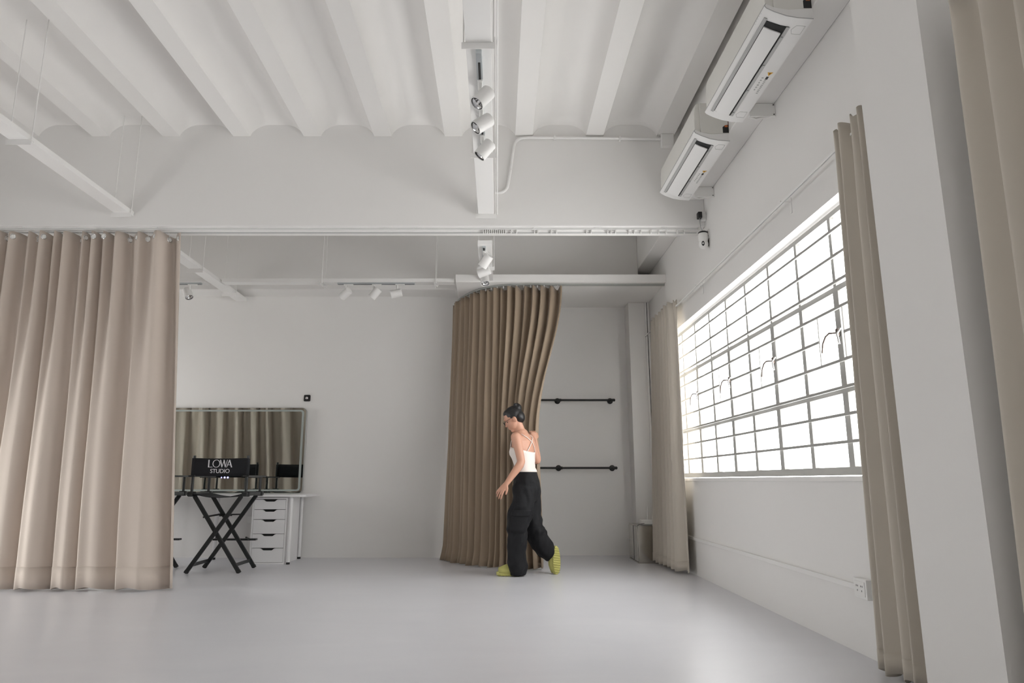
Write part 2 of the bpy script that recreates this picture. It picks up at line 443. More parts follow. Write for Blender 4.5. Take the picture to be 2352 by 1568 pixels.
def indexed(pts):
    pts = [Vector((p[0], p[1])) for p in pts]
    def at(t):
        d = max(0, min(1, t))*(len(pts)-1); i = min(int(d), len(pts)-2)
        return pts[i].lerp(pts[i+1], d-i)
    return at, 0
def drape(top, bot, z1, z0, waves, nu, nv=28, hem=None, zfun=None, mid=None, mid_at=0.5, flare=0):
    """surface between a plan path at the top and one at the bottom; waves(t, k) -> (normal, tangential) offset, k=0 top, 1 bottom"""
    pl = indexed if mid else polyline
    ft, _ = pl(top); fb, _ = pl(bot)
    fm = pl(mid)[0] if mid else None
    vs = []; fs = []
    for j in range(nv+1):
        k = j / nv
        for i in range(nu+1):
            t = i / nu
            if fm:
                pos = (lambda q: ft(q).lerp(fm(q), sstep(k/mid_at)) if k < mid_at else fm(q).lerp(fb(q), (k-mid_at)/(1-mid_at)))
            else:
                pos = lambda q: ft(q).lerp(fb(q), k)
            p = pos(t); e = .01
            tg = (pos(min(1, t+e)) - pos(max(0, t-e)))
            tg = tg.normalized() if tg.length > 1e-6 else Vector((1,0))
            nn = Vector((tg.y, -tg.x))
            d, s = waves(t, k)
            if flare and k > .94: d += flare*((k-.94)/.06)**1.5
            q = p + nn*d + tg*s
            z = lerp(z1, z0, k)
            if zfun: z += zfun(t, k)
            vs.append((q.x, q.y, z))
    for j in range(nv):
        for i in range(nu):
            a = j*(nu+1)+i; fs.append((a, a+1, a+nu+2, a+nu+1))
    return vs, fs

# --- taupe curtain on the left, under the main beam
keys_x = [-4.95, -4.67, -4.35, -4.07, -3.81, -3.54, -3.33, -2.99, -2.60]
def phase_of(x):
    for i in range(len(keys_x)-1):
        if x <= keys_x[i+1]: return i + (x-keys_x[i])/(keys_x[i+1]-keys_x[i])
    return len(keys_x)-1
rA = random.Random(3)
ampL = [rA.uniform(.8, 1.2) for _ in range(12)]
phT = [rA.uniform(-.12, .12) for _ in range(30)]
def prof(f):
    if f < .40: return 1 - .12*((f-.20)/.20)**2
    if f < .88: return lerp(.88, -1, sstep((f-.40)/.48))
    return lerp(-1, .88, sstep((f-.88)/.12))
def wavesL(t, k):
    xb = lerp(-4.95, -2.60, t)
    ph = phase_of(xb)
    lo = prof(ph % 1.0); a = ampL[min(11, int(ph))]
    g = sstep(k*1.15)
    A = lerp(.030, .100, g)*a
    hi = math.cos(2*math.pi*(2*ph + .15 + .12*math.sin(3.1*ph)))
    Ah = lerp(.055, .010, sstep(k*1.6))
    d = A*lo + Ah*hi
    # keep the last panel flat towards its free edge
    fade = 1 - sstep((t-.955)/.045)*.8
    d *= fade
    d += .012*math.sin(7*t*6.28 + 4*k)*k
    s = lerp(.15, .25, g)*(-A*lo)*fade
    return d, s
cl = thing('curtain', (-3.8, 5.97, 0), 'tall taupe eyelet curtain under the ceiling beam on the left', 'curtain')
YC = 5.94
vs, fs = drape([(-5.0, YC), (-2.865, YC)], [(-4.95, YC-.06), (-2.62, YC-.09)], 3.065, 0.02, wavesL, 260, 36,
               zfun=lambda t, k: -.012*(1-math.cos(2*math.pi*2*phase_of(lerp(-4.95,-2.6,t))))*(1-sstep(k*8)) + .014*math.sin(2*math.pi*phase_of(lerp(-4.95,-2.6,t)))*sstep((k-.9)*10))
obj('cloth', vs, fs, 'curtL', cl, smooth=179, solid=.004)
# hem fold at the bottom
hv = [q for q in vs if True]
nu = 261
hem = []; hf = []
for j in (34, 35, 36):
    for i in range(nu):
        q = vs[j*nu+i]; hem.append((q[0], q[1]-.004, q[2]))
for j in range(2):
    for i in range(nu-1): hf.append((j*nu+i, j*nu+i+1, (j+1)*nu+i+1, (j+1)*nu+i))
obj('hem', hem, hf, 'curtL', cl, smooth=179, solid=.003)
ringpts = []
for n_ in range(24):
    t = .012 + n_*(.976/23)
    i = int(t*260); q = Vector(vs[1*nu+i]); a = Vector(vs[1*nu+max(0,i-2)]); b = Vector(vs[1*nu+min(260,i+2)])
    tg = (b-a); tg.z = 0; tg.normalize(); nn = Vector((tg.y, -tg.x, 0))
    if nn.y > 0: nn = -nn
    c = Vector((q.x, q.y, 3.012))
    rg = []
    for u in range(20):
        an = 2*math.pi*u/20; d = tg*math.cos(an) + Vector((0,0,1))*math.sin(an)
        rg.append([c + d*(.021 + .0055*math.cos(e)) + nn*(.005*math.sin(e)) for e in [2*math.pi*z/6 for z in range(6)]])
    rg.append(rg[0])
    MB().loft(rg, cap=False).build('grommet', 'chrome', cl, smooth=60)
    MB().lathe(c - nn*.0045, nn, [(0, .0165), (.009, .0165)], 16).build('grommet_hole', 'plastic', cl)
    MB().tube([(q.x, q.y, 3.03), (q.x, YC, 3.07), (q.x, YC, 3.085)], .0025, 6).build('hook', 'plastic', cl)

# ceiling curtain rail under the beam
cr = thing('curtain_rail', (-2.6, 5.96, 3.06), 'long white double curtain rail under the main beam', 'curtain rail')
B((-5.28, 5.900, 3.083), (1.80, 5.925, ZB)).build('rail', 'paint', cr)
B((-5.28, 5.927, 3.072), (1.80, 5.965, ZB)).build('rail', 'paint', cr)
B((-5.28, 5.935, 3.069), (1.80, 5.957, 3.072)).build('slot', 'acgrey', cr)
B((-5.28, 5.899, 3.090), (1.80, 5.900, 3.0935)).build('groove', 'acgrey', cr)
for x in (-4.3, -3.1, -2.2, -1.0, -.72, .35, .9, 1.5): B((x-.03, 5.89, 3.094), (x+.03, 5.93, 3.1055)).build('clip', 'plastic', cr)
gx = [-.13+.018*i for i in range(12)] + [.12, .17, .33, .36, .48, .53, .80, .84, .99, 1.02, 1.06, 1.18, 1.23, 1.29, 1.38, 1.45, 1.52, 1.62, 1.68]
for x in gx: B((x-.004, 5.90, 3.052), (x+.004, 5.94, 3.084)).build('glider', 'plastic', cr)

# --- brown wardrobe curtain
topW = smooth_path([(-.50, 8.24), (-.475, 8.12), (-.42, 7.98), (-.33, 7.8), (-.2, 7.62), (-.06, 7.51), (.1, 7.445), (.3, 7.425), (.5, 7.42), (.72, 7.43)])
midW = smooth_path([(-.53, 8.22), (-.505, 8.07), (-.45, 7.92), (-.35, 7.73), (-.23, 7.56), (-.08, 7.43), (.06, 7.36), (.19, 7.28), (.30, 7.17), (.42, 7.08)])
botW = smooth_path([(-.57, 8.14), (-.54, 7.99), (-.46, 7.79), (-.36, 7.64), (-.24, 7.50), (-.10, 7.38), (.04, 7.30), (.17, 7.27), (.32, 7.24), (.47, 7.22)])
NW_ = 19
rW = random.Random(11); aW = [rW.uniform(.75, 1.25) for _ in range(NW_+2)]
def wavesW(t, k):
    ph = t*NW_ + .12*math.sin(9*t)
    a = aW[int(max(0, ph))]*aW[int(max(0, ph))+1]
    A = lerp(.044, .055, k)*lerp(.85, 1.0, t)*a
    # cloth is gathered towards the hand at the pulled end
    A *= 1 - .35*sstep((t-.7)/.3)*math.sin(math.pi*min(1, k/.9))
    d = A*math.cos(2*math.pi*ph) + .012*math.cos(2*math.pi*ph*.37+2*k)
    s = -.35*A*math.cos(2*math.pi*ph)
    return d, s
cw = thing('curtain', (0, 7.6, 0), 'brown drape on the curved rail of the wardrobe corner, pulled by the woman', 'curtain')
vs, fs = drape(topW, botW, 2.985, 0.012, wavesW, 340, 40, mid=midW, mid_at=.56, flare=.03,
               zfun=lambda t, k: -.03*max(0, math.sin(2*math.pi*t*NW_*.5+.6))**6*(1-sstep(k*10)) + (.012*math.sin(t*40))*sstep((k-.93)*14)*.5)
obj('cloth', vs, fs, 'curtW', cw, smooth=179, solid=.004)
ft, LT = polyline(topW)
for n_ in range(22):
    p = ft((n_+.3)/22); MB().box((p.x-.006, p.y-.006, 2.975), (p.x+.006, p.y+.006, 3.004)).build('hook', 'plastic', cw)
railp = [Vector((p.x, p.y)) for p in topW] + [Vector((1.0, 7.432)), Vector((1.855, 7.432))]
rings = []
for i, p in enumerate(railp):
    t = (railp[min(i+1, len(railp)-1)] - railp[max(0, i-1)]).normalized(); nn = Vector((t.y, -t.x))*.0125
    rings.append([(p.x+nn.x, p.y+nn.y, 3.0), (p.x+nn.x, p.y+nn.y, 3.022), (p.x-nn.x, p.y-nn.y, 3.022), (p.x-nn.x, p.y-nn.y, 3.0)])
tag(MB().loft(rings).build('curved_rail', 'railgrey', smooth=30), 'grey curved curtain rail under the dropped board ceiling', 'curtain rail')

# --- window curtains on the right wall
def side_curtain(label, loc, path_t, path_b, z1, z0, n, at, ab, seed, nu, free_flat=0.0):
    r = thing('curtain', loc, label, 'curtain')
    rr = random.Random(seed); am = [rr.uniform(.7, 1.25) for _ in range(n+3)]; jit = rr.uniform(0, 6)
    def wv(t, k):
        ph = t*n + .15*math.sin(2*math.pi*t*1.7+jit) + .08*math.sin(3*k+jit)
        A = lerp(at, ab, k)*am[int(max(0, ph))]
        d = A*math.cos(2*math.pi*ph); s = -.4*A*math.cos(2*math.pi*ph + .6)
        if k < .12: d += (1-k/.12)*.010*math.sin(2*math.pi*ph*2)
        return d, s
    vs, fs = drape(path_t, path_b, z1, z0, wv, nu, 30, zfun=lambda t, k: .012*math.sin(t*n*6.28*2+1)*(1-sstep(k*12)) + .01*math.sin(t*n*6.28)*sstep((k-.92)*12))
    obj('cloth', vs, fs, 'curtR', r, smooth=179, solid=.004)
    nu1 = nu+1
    hv = [(vs[j*nu1+i][0]-.003, vs[j*nu1+i][1]-.002, vs[j*nu1+i][2]) for j in (29, 30) for i in range(nu1)]
    obj('hem', hv, [(i, i+1, nu1+i+1, nu1+i) for i in range(nu)], 'curtR', r, smooth=179, solid=.003)
    # header tape
    hv = [(vs[j*nu1+i][0]+.004, vs[j*nu1+i][1], vs[j*nu1+i][2]-.004) for j in (0, 1) for i in range(nu1)]
    obj('header_tape', hv, [(i, i+1, nu1+i+1, nu1+i) for i in range(nu)], 'curtR', r, smooth=179, solid=.003)
    return r
side_curtain('greige curtain gathered at the far end of the window beside the steel cabinet', (1.75, 7.1, 0),
             smooth_path([(1.77, 7.70), (1.765, 7.3), (1.76, 6.95), (1.765, 6.80), (1.81, 6.755)]), smooth_path([(1.70, 7.68), (1.72, 7.3), (1.74, 6.98), (1.755, 6.84), (1.82, 6.74)]),
             2.655, .03, 7, .024, .042, 5, 150)
side_curtain('greige curtain gathered between the near end of the window and the pillar', (1.77, 3.2, 0),
             [(1.80, 2.965), (1.775, 3.36)], [(1.795, 2.97), (1.765, 3.44)], 2.66, .022, 5, .028, .036, 8, 130)
side_curtain('greige curtain hanging on the near side of the pillar at the right edge', (1.74, 1.8, 0),
             [(1.80, 1.10), (1.755, 2.375)], [(1.79, 1.08), (1.745, 2.42)], 2.665, .02, 10, .036, .045, 21, 220)

# ------------------------------------------------------------------ raceways and spotlights
def raceway(label, x0, x1, y0, y1, z, h, brackets, axis='y', track=None, group='suspended raceways'):
    r = thing('light_raceway', (mid(x0,x1), mid(y0,y1), z), label, 'light raceway', group)
    B((x0, y0, z), (x1, y1, z+h)).build('channel', 'paint', r, bevel=.002)
    if track:
        a, b, off = track
        if axis == 'y':
            xc = mid(x0,x1)+off; tb = (xc-.017, a, z-.018), (xc+.017, b, z); tg = (xc-.007, a+.002, z-.0185), (xc+.007, b-.002, z-.012)
        else:
            yc = mid(y0,y1)+off; tb = (a, yc-.017, z-.018), (b, yc+.017, z); tg = (a+.002, yc-.007, z-.0185), (b-.002, yc+.007, z-.012)
        tr = B(*tb).build('light_track', 'alu', r); B(*tg).build('track_groove', 'dark', tr)
    for q in brackets:
        if axis == 'y':
            m0 = MB().prism([(q-.018, z-.0005), (q-.018, z-.04), (q-.014, z-.04), (q-.014, z-.004), (q+.018, z-.004), (q+.018, z-.0005)], 'x', x0-.022, x1+.022)
            pr = [(x0-.012, q), (x1+.012, q)]
        else:
            m0 = MB().prism([(q-.018, z-.0005), (q-.018, z-.035), (q-.014, z-.035), (q-.014, z-.004), (q+.018, z-.004), (q+.018, z-.0005)], 'y', y0-.022, y1+.022)
            pr = [(q, y0-.012), (q, y1+.012)]
        bk = m0.build('bracket', 'paint', r)
        for px, py in pr:
            MB().cyl((px, py, z), (px, py, 4.15), .0042, 8).build('rod', 'paint', r, smooth=60)
            MB().cyl((px, py, z-.018), (px, py, z-.004), .009, 6).build('nut', 'paint', bk)
    return r
ZF, ZQ = 3.20, 3.034
raceway('white raceway hanging from rods at the far left before the beam', -3.41, -3.275, -2.5, 5.868, ZF, .042, (4.46, 5.80), track=(2.4, 4.12, 0))
raceway('white raceway with three spotlights in the middle before the beam', -.176, -.036, -2.5, 5.868, ZF, .042, (3.37, 4.66, 5.83), track=(3.48, 4.6, 0))
raceway('diagonal-looking white raceway crossing behind the left curtain to the back wall', -3.225, -3.098, 6.15, 8.25, ZQ, .04, (6.93, 7.87), track=(6.2, 6.5, 0))
raceway('white raceway with three spotlights above the wardrobe curtain', -.19, -.055, 6.15, 7.35, ZQ, .04, (6.86,), track=(6.2, 7.0, -.01))
raceway('white cross raceway with a row of three spotlights along the back beam', -3.075, -.48, 7.40, 7.52, ZQ, .042, (-1.955, -.69), 'x', track=(-1.79, -.93, -.02))
raceway('short white cross raceway left of the diagonal one', -5.28, -3.25, 7.40, 7.52, ZQ, .042, (-4.6,), 'x', track=(-4.3, -3.31, -.02))
# flexible cable beside the middle raceway
tag(MB().tube([(-.005, 1.0, 3.215), (-.003, 3.0, 3.21), (-.006, 5.865, 3.215)], .005, 8).build('cable', 'paint', smooth=60), 'thin white cable running beside the middle raceway', 'cable')

def spot(label, piv, d, track_axis, length=.125, rad=.045):
    """piv: point under the track where the stem ends; d: aiming direction"""
    p = Vector(piv); d = Vector(d).normalized()
    r = thing('spotlight', p, label, 'spotlight', 'white track spotlights')
    ax = Vector((0,1,0)) if track_axis == 'y' else Vector((1,0,0))
    sd = Vector((1,0,0)) if track_axis == 'y' else Vector((0,1,0))
    top = p + Vector((0,0,.05))
    MB().bar(top + Vector((0,0,.011)) - ax*.02, top + Vector((0,0,.011)) + ax*.085, .032, .024).build('adapter', 'plastic', r, bevel=.003)
    MB().tube([top, p + Vector((0,0,.012)), p], [.012, .010, .010], 10).build('stem', 'plastic', r, smooth=50)
    # body hangs from its rear third
    u = (Vector((0,0,-1)) + d*d.z); u = u.normalized() if u.length > .05 else sd.copy()
    c = p + u*rad*.9
    a = c - d*length*.34
    body = MB().lathe(a, d, [(0, rad*.90), (.004, rad*.985), (.008, rad), (length, rad), (length, rad*.90), (length-.006, rad*.88)], 28, cap=False)
    body.add([a + q for q in [Vector((0,0,0))]], [])
    b = body.build('body', 'paint', r, smooth=40)
    MB().lathe(a, d, [(0.0, rad*.9), (.001, .001)], 28).build('rear_cap', 'paint', r, smooth=40)
    MB().lathe(a + d*(length-.045), d, [(0, .010), (.004, .016), (.020, rad*.55), (.042, rad*.84)], 28, cap=False).build('reflector', 'chrome', r, smooth=50, solid=.001)
    MB().lathe(a + d*(length-.047), d, [(0, .0005), (.004, .012), (.008, .009), (.01, .0005)], 16).build('lamp_chip', 'plastic', r, smooth=60)
    n = d.cross(Vector((0,0,1))); n = n.normalized() if n.length > 1e-3 else Vector((1,0,0)); bb = d.cross(n)
    tr = MB()
    for k in range(36):
        an = 2*math.pi*k/36; q = a + d*(length-.004) + (n*math.cos(an)+bb*math.sin(an))*rad*.85
        rdv = (n*math.cos(an)+bb*math.sin(an))
        tr.bar(q - rdv*.003, q + rdv*.003, .003, .004, d)
    tr.build('baffle_ring', 'dark', r)
    return r
zt = ZF-.018-.06
xm = -.106
spot('nearest spotlight on the middle raceway, aimed left', (xm, 3.70, zt), (-.55, -.25, -.75), 'y')
spot('second spotlight on the middle raceway, hidden behind the nearest one', (xm, 4.00, zt), (-.72, -.25, -.62), 'y')
spot('third spotlight on the middle raceway, nearest the beam', (xm, 4.36, zt), (-.62, .02, -.75), 'y')
zq = ZQ-.018-.06
spot('upper white spotlight over the wardrobe curtain, seen side on', (-.13, 6.30, zq), (-.55, .35, -.75), 'y')
spot('spotlight over the wardrobe curtain turned furthest to the left', (-.13, 6.62, zq), (-.92, .25, -.28), 'y')
spot('lowest spotlight over the wardrobe curtain showing its bright reflector', (-.13, 6.88, zq), (.10, -.42, -.85), 'y')
yq = 7.44
spot('left spotlight of the row of three on the cross raceway', (-1.70, yq, zq), (-.75, .45, -.50), 'x')
spot('centre spotlight of the row of three on the cross raceway', (-1.385, yq, zq), (-.62, .10, -.72), 'x')
spot('right spotlight of the row of three on the cross raceway', (-1.125, yq, zq), (-.92, -.12, -.25), 'x')
spot('lone spotlight just right of the taupe curtain edge', (-3.44, yq, zq), (.42, -.30, -.82), 'x')
# loose track end with a cable clip on the middle raceway
tag(MB().box((-.122, 3.415, ZF-.026), (-.090, 3.50, ZF-.0002)).build('track_end_feed', 'alu', bevel=.002), 'small grey track end feed before the nearest spotlight', 'track feed')

# ------------------------------------------------------------------ conduit on the beam face
cd = thing('conduit', (.7, YB-.015, 3.4), 'white conduit bent across the main beam to a junction box', 'conduit')
pts = [(-.03, 3.422), (.03, 3.425), (.07, 3.45), (.092, 3.50), (.12, 3.68), (.143, 3.85), (.158, 3.908), (.198, 3.948), (.26, 3.960), (.42, 3.961), (.9, 3.957), (1.49, 3.946)]
pts2 = []
for a, b in zip(pts, pts[1:]):
    pts2.append(a)
pts2.append(pts[-1])
MB().tube([(x, YB-.016, z) for x, z in smooth_path(pts2, 80)], .0135, 12).build('pipe', 'paint', cd, smooth=60)
for x, z, hz in ((.52, 3.962, 1), (1.12, 3.953, 1), (.118, 3.66, 0)):
    MB().box((x-.008, YB-.033, z-.024), (x+.008, YB, z+.016)).build('clamp', 'paint', cd, bevel=.002)
MB().box((1.495, YB-.05, 3.86), (1.61, YB, 3.985)).build('junction_box', 'paint', cd, bevel=.006)
MB().box((1.485, YB-.03, 3.935), (1.50, YB-.002, 3.957)).build('socket_end', 'paint', cd)

# ------------------------------------------------------------------ air conditioners
def aircon(y0, y1, label):
    r = thing('air_conditioner', (XSB, mid(y0,y1), 3.285), label, 'air conditioner', 'wall air conditioners')
    xb = XSB
    # case profile (x, z), top part
    top = [(xb, 3.345), (xb, 3.592), (1.475, 3.590), (1.457, 3.584), (1.446, 3.570), (1.438, 3.50), (1.436, 3.40), (1.440, 3.372), (1.478, 3.352), (1.55, 3.338)]
    MB().prism(top, 'y', y0+.012, y1-.012).build('case', 'acbody', r, smooth=30, bevel=.003)
    # end cheeks with seam
    for ya, yb in ((y0, y0+.0115), (y1-.0115, y1)):
        ck = [(xb, 3.348), (xb, 3.590), (1.478, 3.588), (1.4785, 3.354), (1.55, 3.340)]
        MB().prism(ck, 'y', ya, yb).build('end_panel', 'acbody', r, bevel=.002)
    # bottom tray: curved lip
    lip = [(1.430, 3.372), (1.428, 3.360), (1.437, 3.348), (1.478, 3.326), (1.54, 3.302), (1.60, 3.290), (xb, 3.284), (xb, 3.345), (1.55, 3.338), (1.478, 3.352), (1.442, 3.370)]
    bt = MB().prism(lip, 'y', y0-.004, y1+.004).build('tray', 'acpanel', r, smooth=30)
    # dark outlet slot, proud by a hair of the curved tray
    def onlip(x):
        P = [(1.437, 3.348), (1.478, 3.326), (1.54, 3.302), (1.60, 3.290), (xb, 3.284)]
        for a, b in zip(P, P[1:]):
            if a[0] <= x <= b[0]: return lerp(a[1], b[1], (x-a[0])/(b[0]-a[0]))
        return P[0][1]
    def strip(x0, x1, ya, yb, dz, name, m, parent=r, n=4):
        xs = [lerp(x0, x1, i/n) for i in range(n+1)]
        vs = [(x, y, onlip(x)-dz) for y in (ya, yb) for x in xs] + [(x, y, onlip(x)-dz+.0035) for y in (ya, yb) for x in xs]
        k = n+1; fs = []
        for i in range(n):
            fs += [(i, i+1, k+i+1, k+i), (2*k+i, 3*k+i, 3*k+i+1, 2*k+i+1)]
            fs += [(i, 2*k+i, 2*k+i+1, i+1), (k+i, k+i+1, 3*k+i+1, 3*k+i)]
        fs += [(0, k, 3*k, 2*k), (n, 2*k+n, 3*k+n, k+n)]
        return obj(name, vs, fs, m, parent, smooth=30)
    strip(1.452, 1.585, y0+.075, y1-.075, .0042, 'outlet', 'dark')
    strip(1.448, 1.464, y0+.06, y1-.06, .0065, 'trim_strip', 'acgrey')
    strip(1.572, 1.590, y0+.075, y1-.075, .0065, 'rear_lip', 'acgrey')
    # open louvre, a curved blade standing a little below the slot
    bl = [(1.466, 3.322), (1.50, 3.304), (1.54, 3.288), (1.556, 3.281), (1.5565, 3.287), (1.541, 3.294), (1.502, 3.310), (1.468, 3.328)]
    MB().prism(bl, 'y', y0+.12, y1-.085).build('louvre', 'acpanel', r, smooth=30)
    for k in range(4):
        y = lerp(y0+.16, y1-.12, k/3); B((1.574, y-.006, 3.283), (1.584, y+.006, 3.30)).build('vane', 'acgrey', r)
    # silver line round the tray edge
    ed = [(1.434, 3.3735), (1.4265, 3.361), (1.436, 3.3465), (1.478, 3.3245), (1.54, 3.3005), (1.60, 3.2885), (xb, 3.2825)]
    MB().tube([(x, y0-.005, z) for x, z in ed], .0025, 6).build('edge_trim', 'acgrey', r, smooth=60)
    MB().tube([(1.4285, y0, 3.366), (1.4285, y1, 3.366)], .003, 6).build('edge_trim', 'acgrey', r, smooth=60)
    # pipe cut-out at the near end
    MB().prism([(xb-.045, 3.350), (xb-.002, 3.350), (xb-.002, 3.415), (xb-.028, 3.41), (xb-.045, 3.395)], 'y', y0-.0012, y0+.002).build('pipe_opening', 'dark', r)
    B((xb-.03, y0-.002, 3.395), (xb-.008, y0-.0012, 3.41)).build('wire', 'wire', r)
    B((xb-.004, y0-.0015, 3.40), (xb, y0+.01, 3.59)).build('rear_edge', 'red', r)
    # print on the underside
    yc = lerp(y0, y1, .55)
    def under(x0, x1, ya, yb, name, m, dz=.0008):
        z0_, z1_ = onlip(x0)-dz, onlip(x1)-dz
        vs = [(x0, ya, z0_), (x1, ya, z1_), (x1, yb, z1_), (x0, yb, z0_)] + [(x0, ya, z0_+.0007), (x1, ya, z1_+.0007), (x1, yb, z1_+.0007), (x0, yb, z0_+.0007)]
        return obj(name, vs, [(0,1,2,3),(4,7,6,5),(0,4,5,1),(1,5,6,2),(2,6,7,3),(3,7,4,0)], m, r)
    tri = [(1.630, yc-.10), (1.664, yc-.10), (1.647, yc-.065)]
    MB().prism(tri, 'z', onlip(1.647)-.0022, onlip(1.647)-.0004).build('warning_triangle', 'orange', r)
    tri2 = [(1.642, yc-.094), (1.652, yc-.094), (1.647, yc-.078)]
    MB().prism(tri2, 'z', onlip(1.647)-.003, onlip(1.647)-.0022).build('warning_mark', 'black', r)
    under(1.640, 1.655, yc-.055, yc-.025, 'print_block', 'black')
    for k in range(9):
        ya = yc - .02 + k*.018; under(1.640 + .001*(k % 3), 1.653, ya, ya+.009, 'print_line', 'acgrey')
    for k in range(6):
        ya = yc - .045 + k*.026; under(1.616, 1.628 - .002*(k % 3), ya, ya+.012, 'print_line', 'acgrey')
    for k in range(5):
        ya = y0+.05+k*.022; B((1.4295, ya, 3.3565), (1.434, ya+.009, 3.360)).build('indicator', 'acgrey', r)
    for ya in (y0+.06, y1-.13):
        p = [(1.62, ya), (1.668, ya), (1.668, ya+.07), (1.62, ya+.07), (1.605, ya+.035)]
        MB().tube([(x, y, onlip(x)-.0006) for x, y in p + [p[0]]], .0009, 4).build('cover_outline', 'acgrey', r)
    return r
aircon(3.276, 4.358, 'larger-looking nearer air conditioner high on the side beam')
aircon(4.63, 5.71, 'farther air conditioner next to the junction box')
for y, lb in ((4.24, 'white pipe cover board under the nearer air conditioner'), (5.58, 'white pipe cover board under the farther air conditioner')):
    r = thing('pipe_cover', (1.77, y, 3.26), lb, 'pipe cover', 'pipe cover boards')
    B((1.688, y, 3.262), (XW, y+.012, ZSB-.002)).build('board', 'plastic', r, bevel=.002)
    MB().tube([(1.69, y+.02, 3.272), (1.74, y+.04, 3.262), (1.82, y+.02, 3.275), (XW, y+.015, 3.28)], .010, 8).build('pipe', 'paint', r, smooth=60)
    for z in (3.275, 3.345): MB().cyl((XW-.012, y-.004, z), (XW-.012, y, z), .004, 8).build('screw', 'dark', r)

# ------------------------------------------------------------------ security camera, its socket and adapter
r = thing('wall_socket', (1.845, YB-.03, 3.15), 'white socket box high in the corner beside the black adapter', 'socket')
MB().box((1.822, YB-.045, 3.150), (XW, YB, 3.230)).build('box', 'plastic', r, bevel=.006)
MB().lathe((1.846, YB-.0455, 3.19), (0,-1,0), [(0, .016), (.003, .015)], 16).build('round_cover', 'plastic', r)
r = thing('power_adapter', (1.80, YB-.05, 3.155), 'small black power adapter plugged in above the camera', 'power adapter')
MB().box((1.783, YB-.075, 3.162), (1.818, YB-.02, 3.218)).build('block', 'black', r, bevel=.004)
MB().tube([(1.80, YB-.05, 3.162), (1.799, YB-.05, 3.13), (1.803, YB-.055, 3.08), (1.815, YB-.06, 3.035)], .003, 6).build('lead', 'acgrey', r, smooth=60)
cy = YB-.075
r = thing('security_camera', (1.805, cy, 2.87), 'white dome security camera hanging in the corner over the window', 'security camera')
MB().lathe((1.812, cy, 3.028), (0,0,-1), [(0, .030), (.008, .040), (.016, .040), (.020, .034)], 24).build('base', 'black', r, smooth=40)
MB().lathe((1.812, cy, 3.012), (0,0,-1), [(0, .036), (.01, .0425), (.05, .044), (.07, .040), (.085, .030)], 24).build('collar', 'plastic', r, smooth=50)
MB().ball((1.812, cy, 2.912), (.042, .042, .045), 24, 14).build('head', 'plastic', r, smooth=179)
fd = Vector((-.35, -.93, -.12)).normalized()
c = Vector((1.812, cy, 2.912))
sdv = fd.cross(Vector((0,0,1))).normalized(); upv = sdv.cross(fd)
vs = []; fs = []
for j in range(7):
    for i in range(20):
        an = 2*math.pi*i/20; q = (sdv*math.cos(an)*.5 + upv*math.sin(an)*.85)*(j/6*.62)
        d = (fd + q).normalized(); vs.append(c + Vector((d.x*.0432, d.y*.0432, d.z*.0462)))
for j in range(6):
    for i in range(20): fs.append((j*20+i, j*20+(i+1)%20, (j+1)*20+(i+1)%20, (j+1)*20+i))
obj('lens_window', vs, fs, 'black', r, smooth=179, solid=.001)
MB().ball(c + fd*.043, .009, 12, 8).build('lens', 'chrome', r, smooth=179)
MB().tube([(1.85, cy, 2.99), (1.858, cy, 2.95), (1.856, cy, 2.90), (1.84, cy, 2.885)], .004, 6).build('lead', 'black', r, smooth=60)
MB().box((XW-.008, cy-.025, 2.96), (XW, cy+.025, 3.045)).box((1.82, cy-.012, 3.028), (XW, cy+.012, 3.034)).build('wall_bracket', 'plastic', r, bevel=.002)
for q in (2.985, 3.02): MB().cyl((XW-.010, cy-.014, q), (XW-.007, cy-.014, q), .004, 8).build('screw', 'dark', r)

# ------------------------------------------------------------------ cable trunking and sockets on the right wall
r = thing('cable_trunking', (XW-.01, 5.2, .32), 'white cable trunking running low along the right wall', 'cable trunking')
B((XW-.016, 3.72, .318), (XW, 8.25, .346)).build('cover', 'paint', r, bevel=.002)
r = thing('wall_socket', (XW-.02, 3.66, .30), 'white double socket low on the right wall by the curtain', 'socket')
B((XW-.038, 3.595, .288), (XW, 3.722, .385)).build('box', 'plastic', r, bevel=.003)
B((XW-.041, 3.610, .302), (XW-.038, 3.707, .372)).build('face_plate', 'plastic', r, bevel=.001)
for y in (3.637, 3.680):
    for dy, dz in ((-.007, .012), (.007, .012), (0, -.010)): B((XW-.0418, y+dy-.002, .337+dz-.004), (XW-.041, y+dy+.002, .337+dz+.004)).build('pin_slot', 'dark', r)
r = thing('cable_trunking', (1.845, 8.24, 1.0), 'pair of white vertical trunking strips in the corner behind the curtain', 'cable trunking')
B((1.800, 8.235, 0.40), (1.822, YR-.035, 3.018)).build('strip', 'paint', r)
B((1.832, 8.235, 0.40), (1.852, YR-.035, 3.018)).build('strip', 'paint', r)
B((1.8225, 8.25, 0.40), (1.8315, YR-.036, 3.018)).build('gap', 'dark', r)

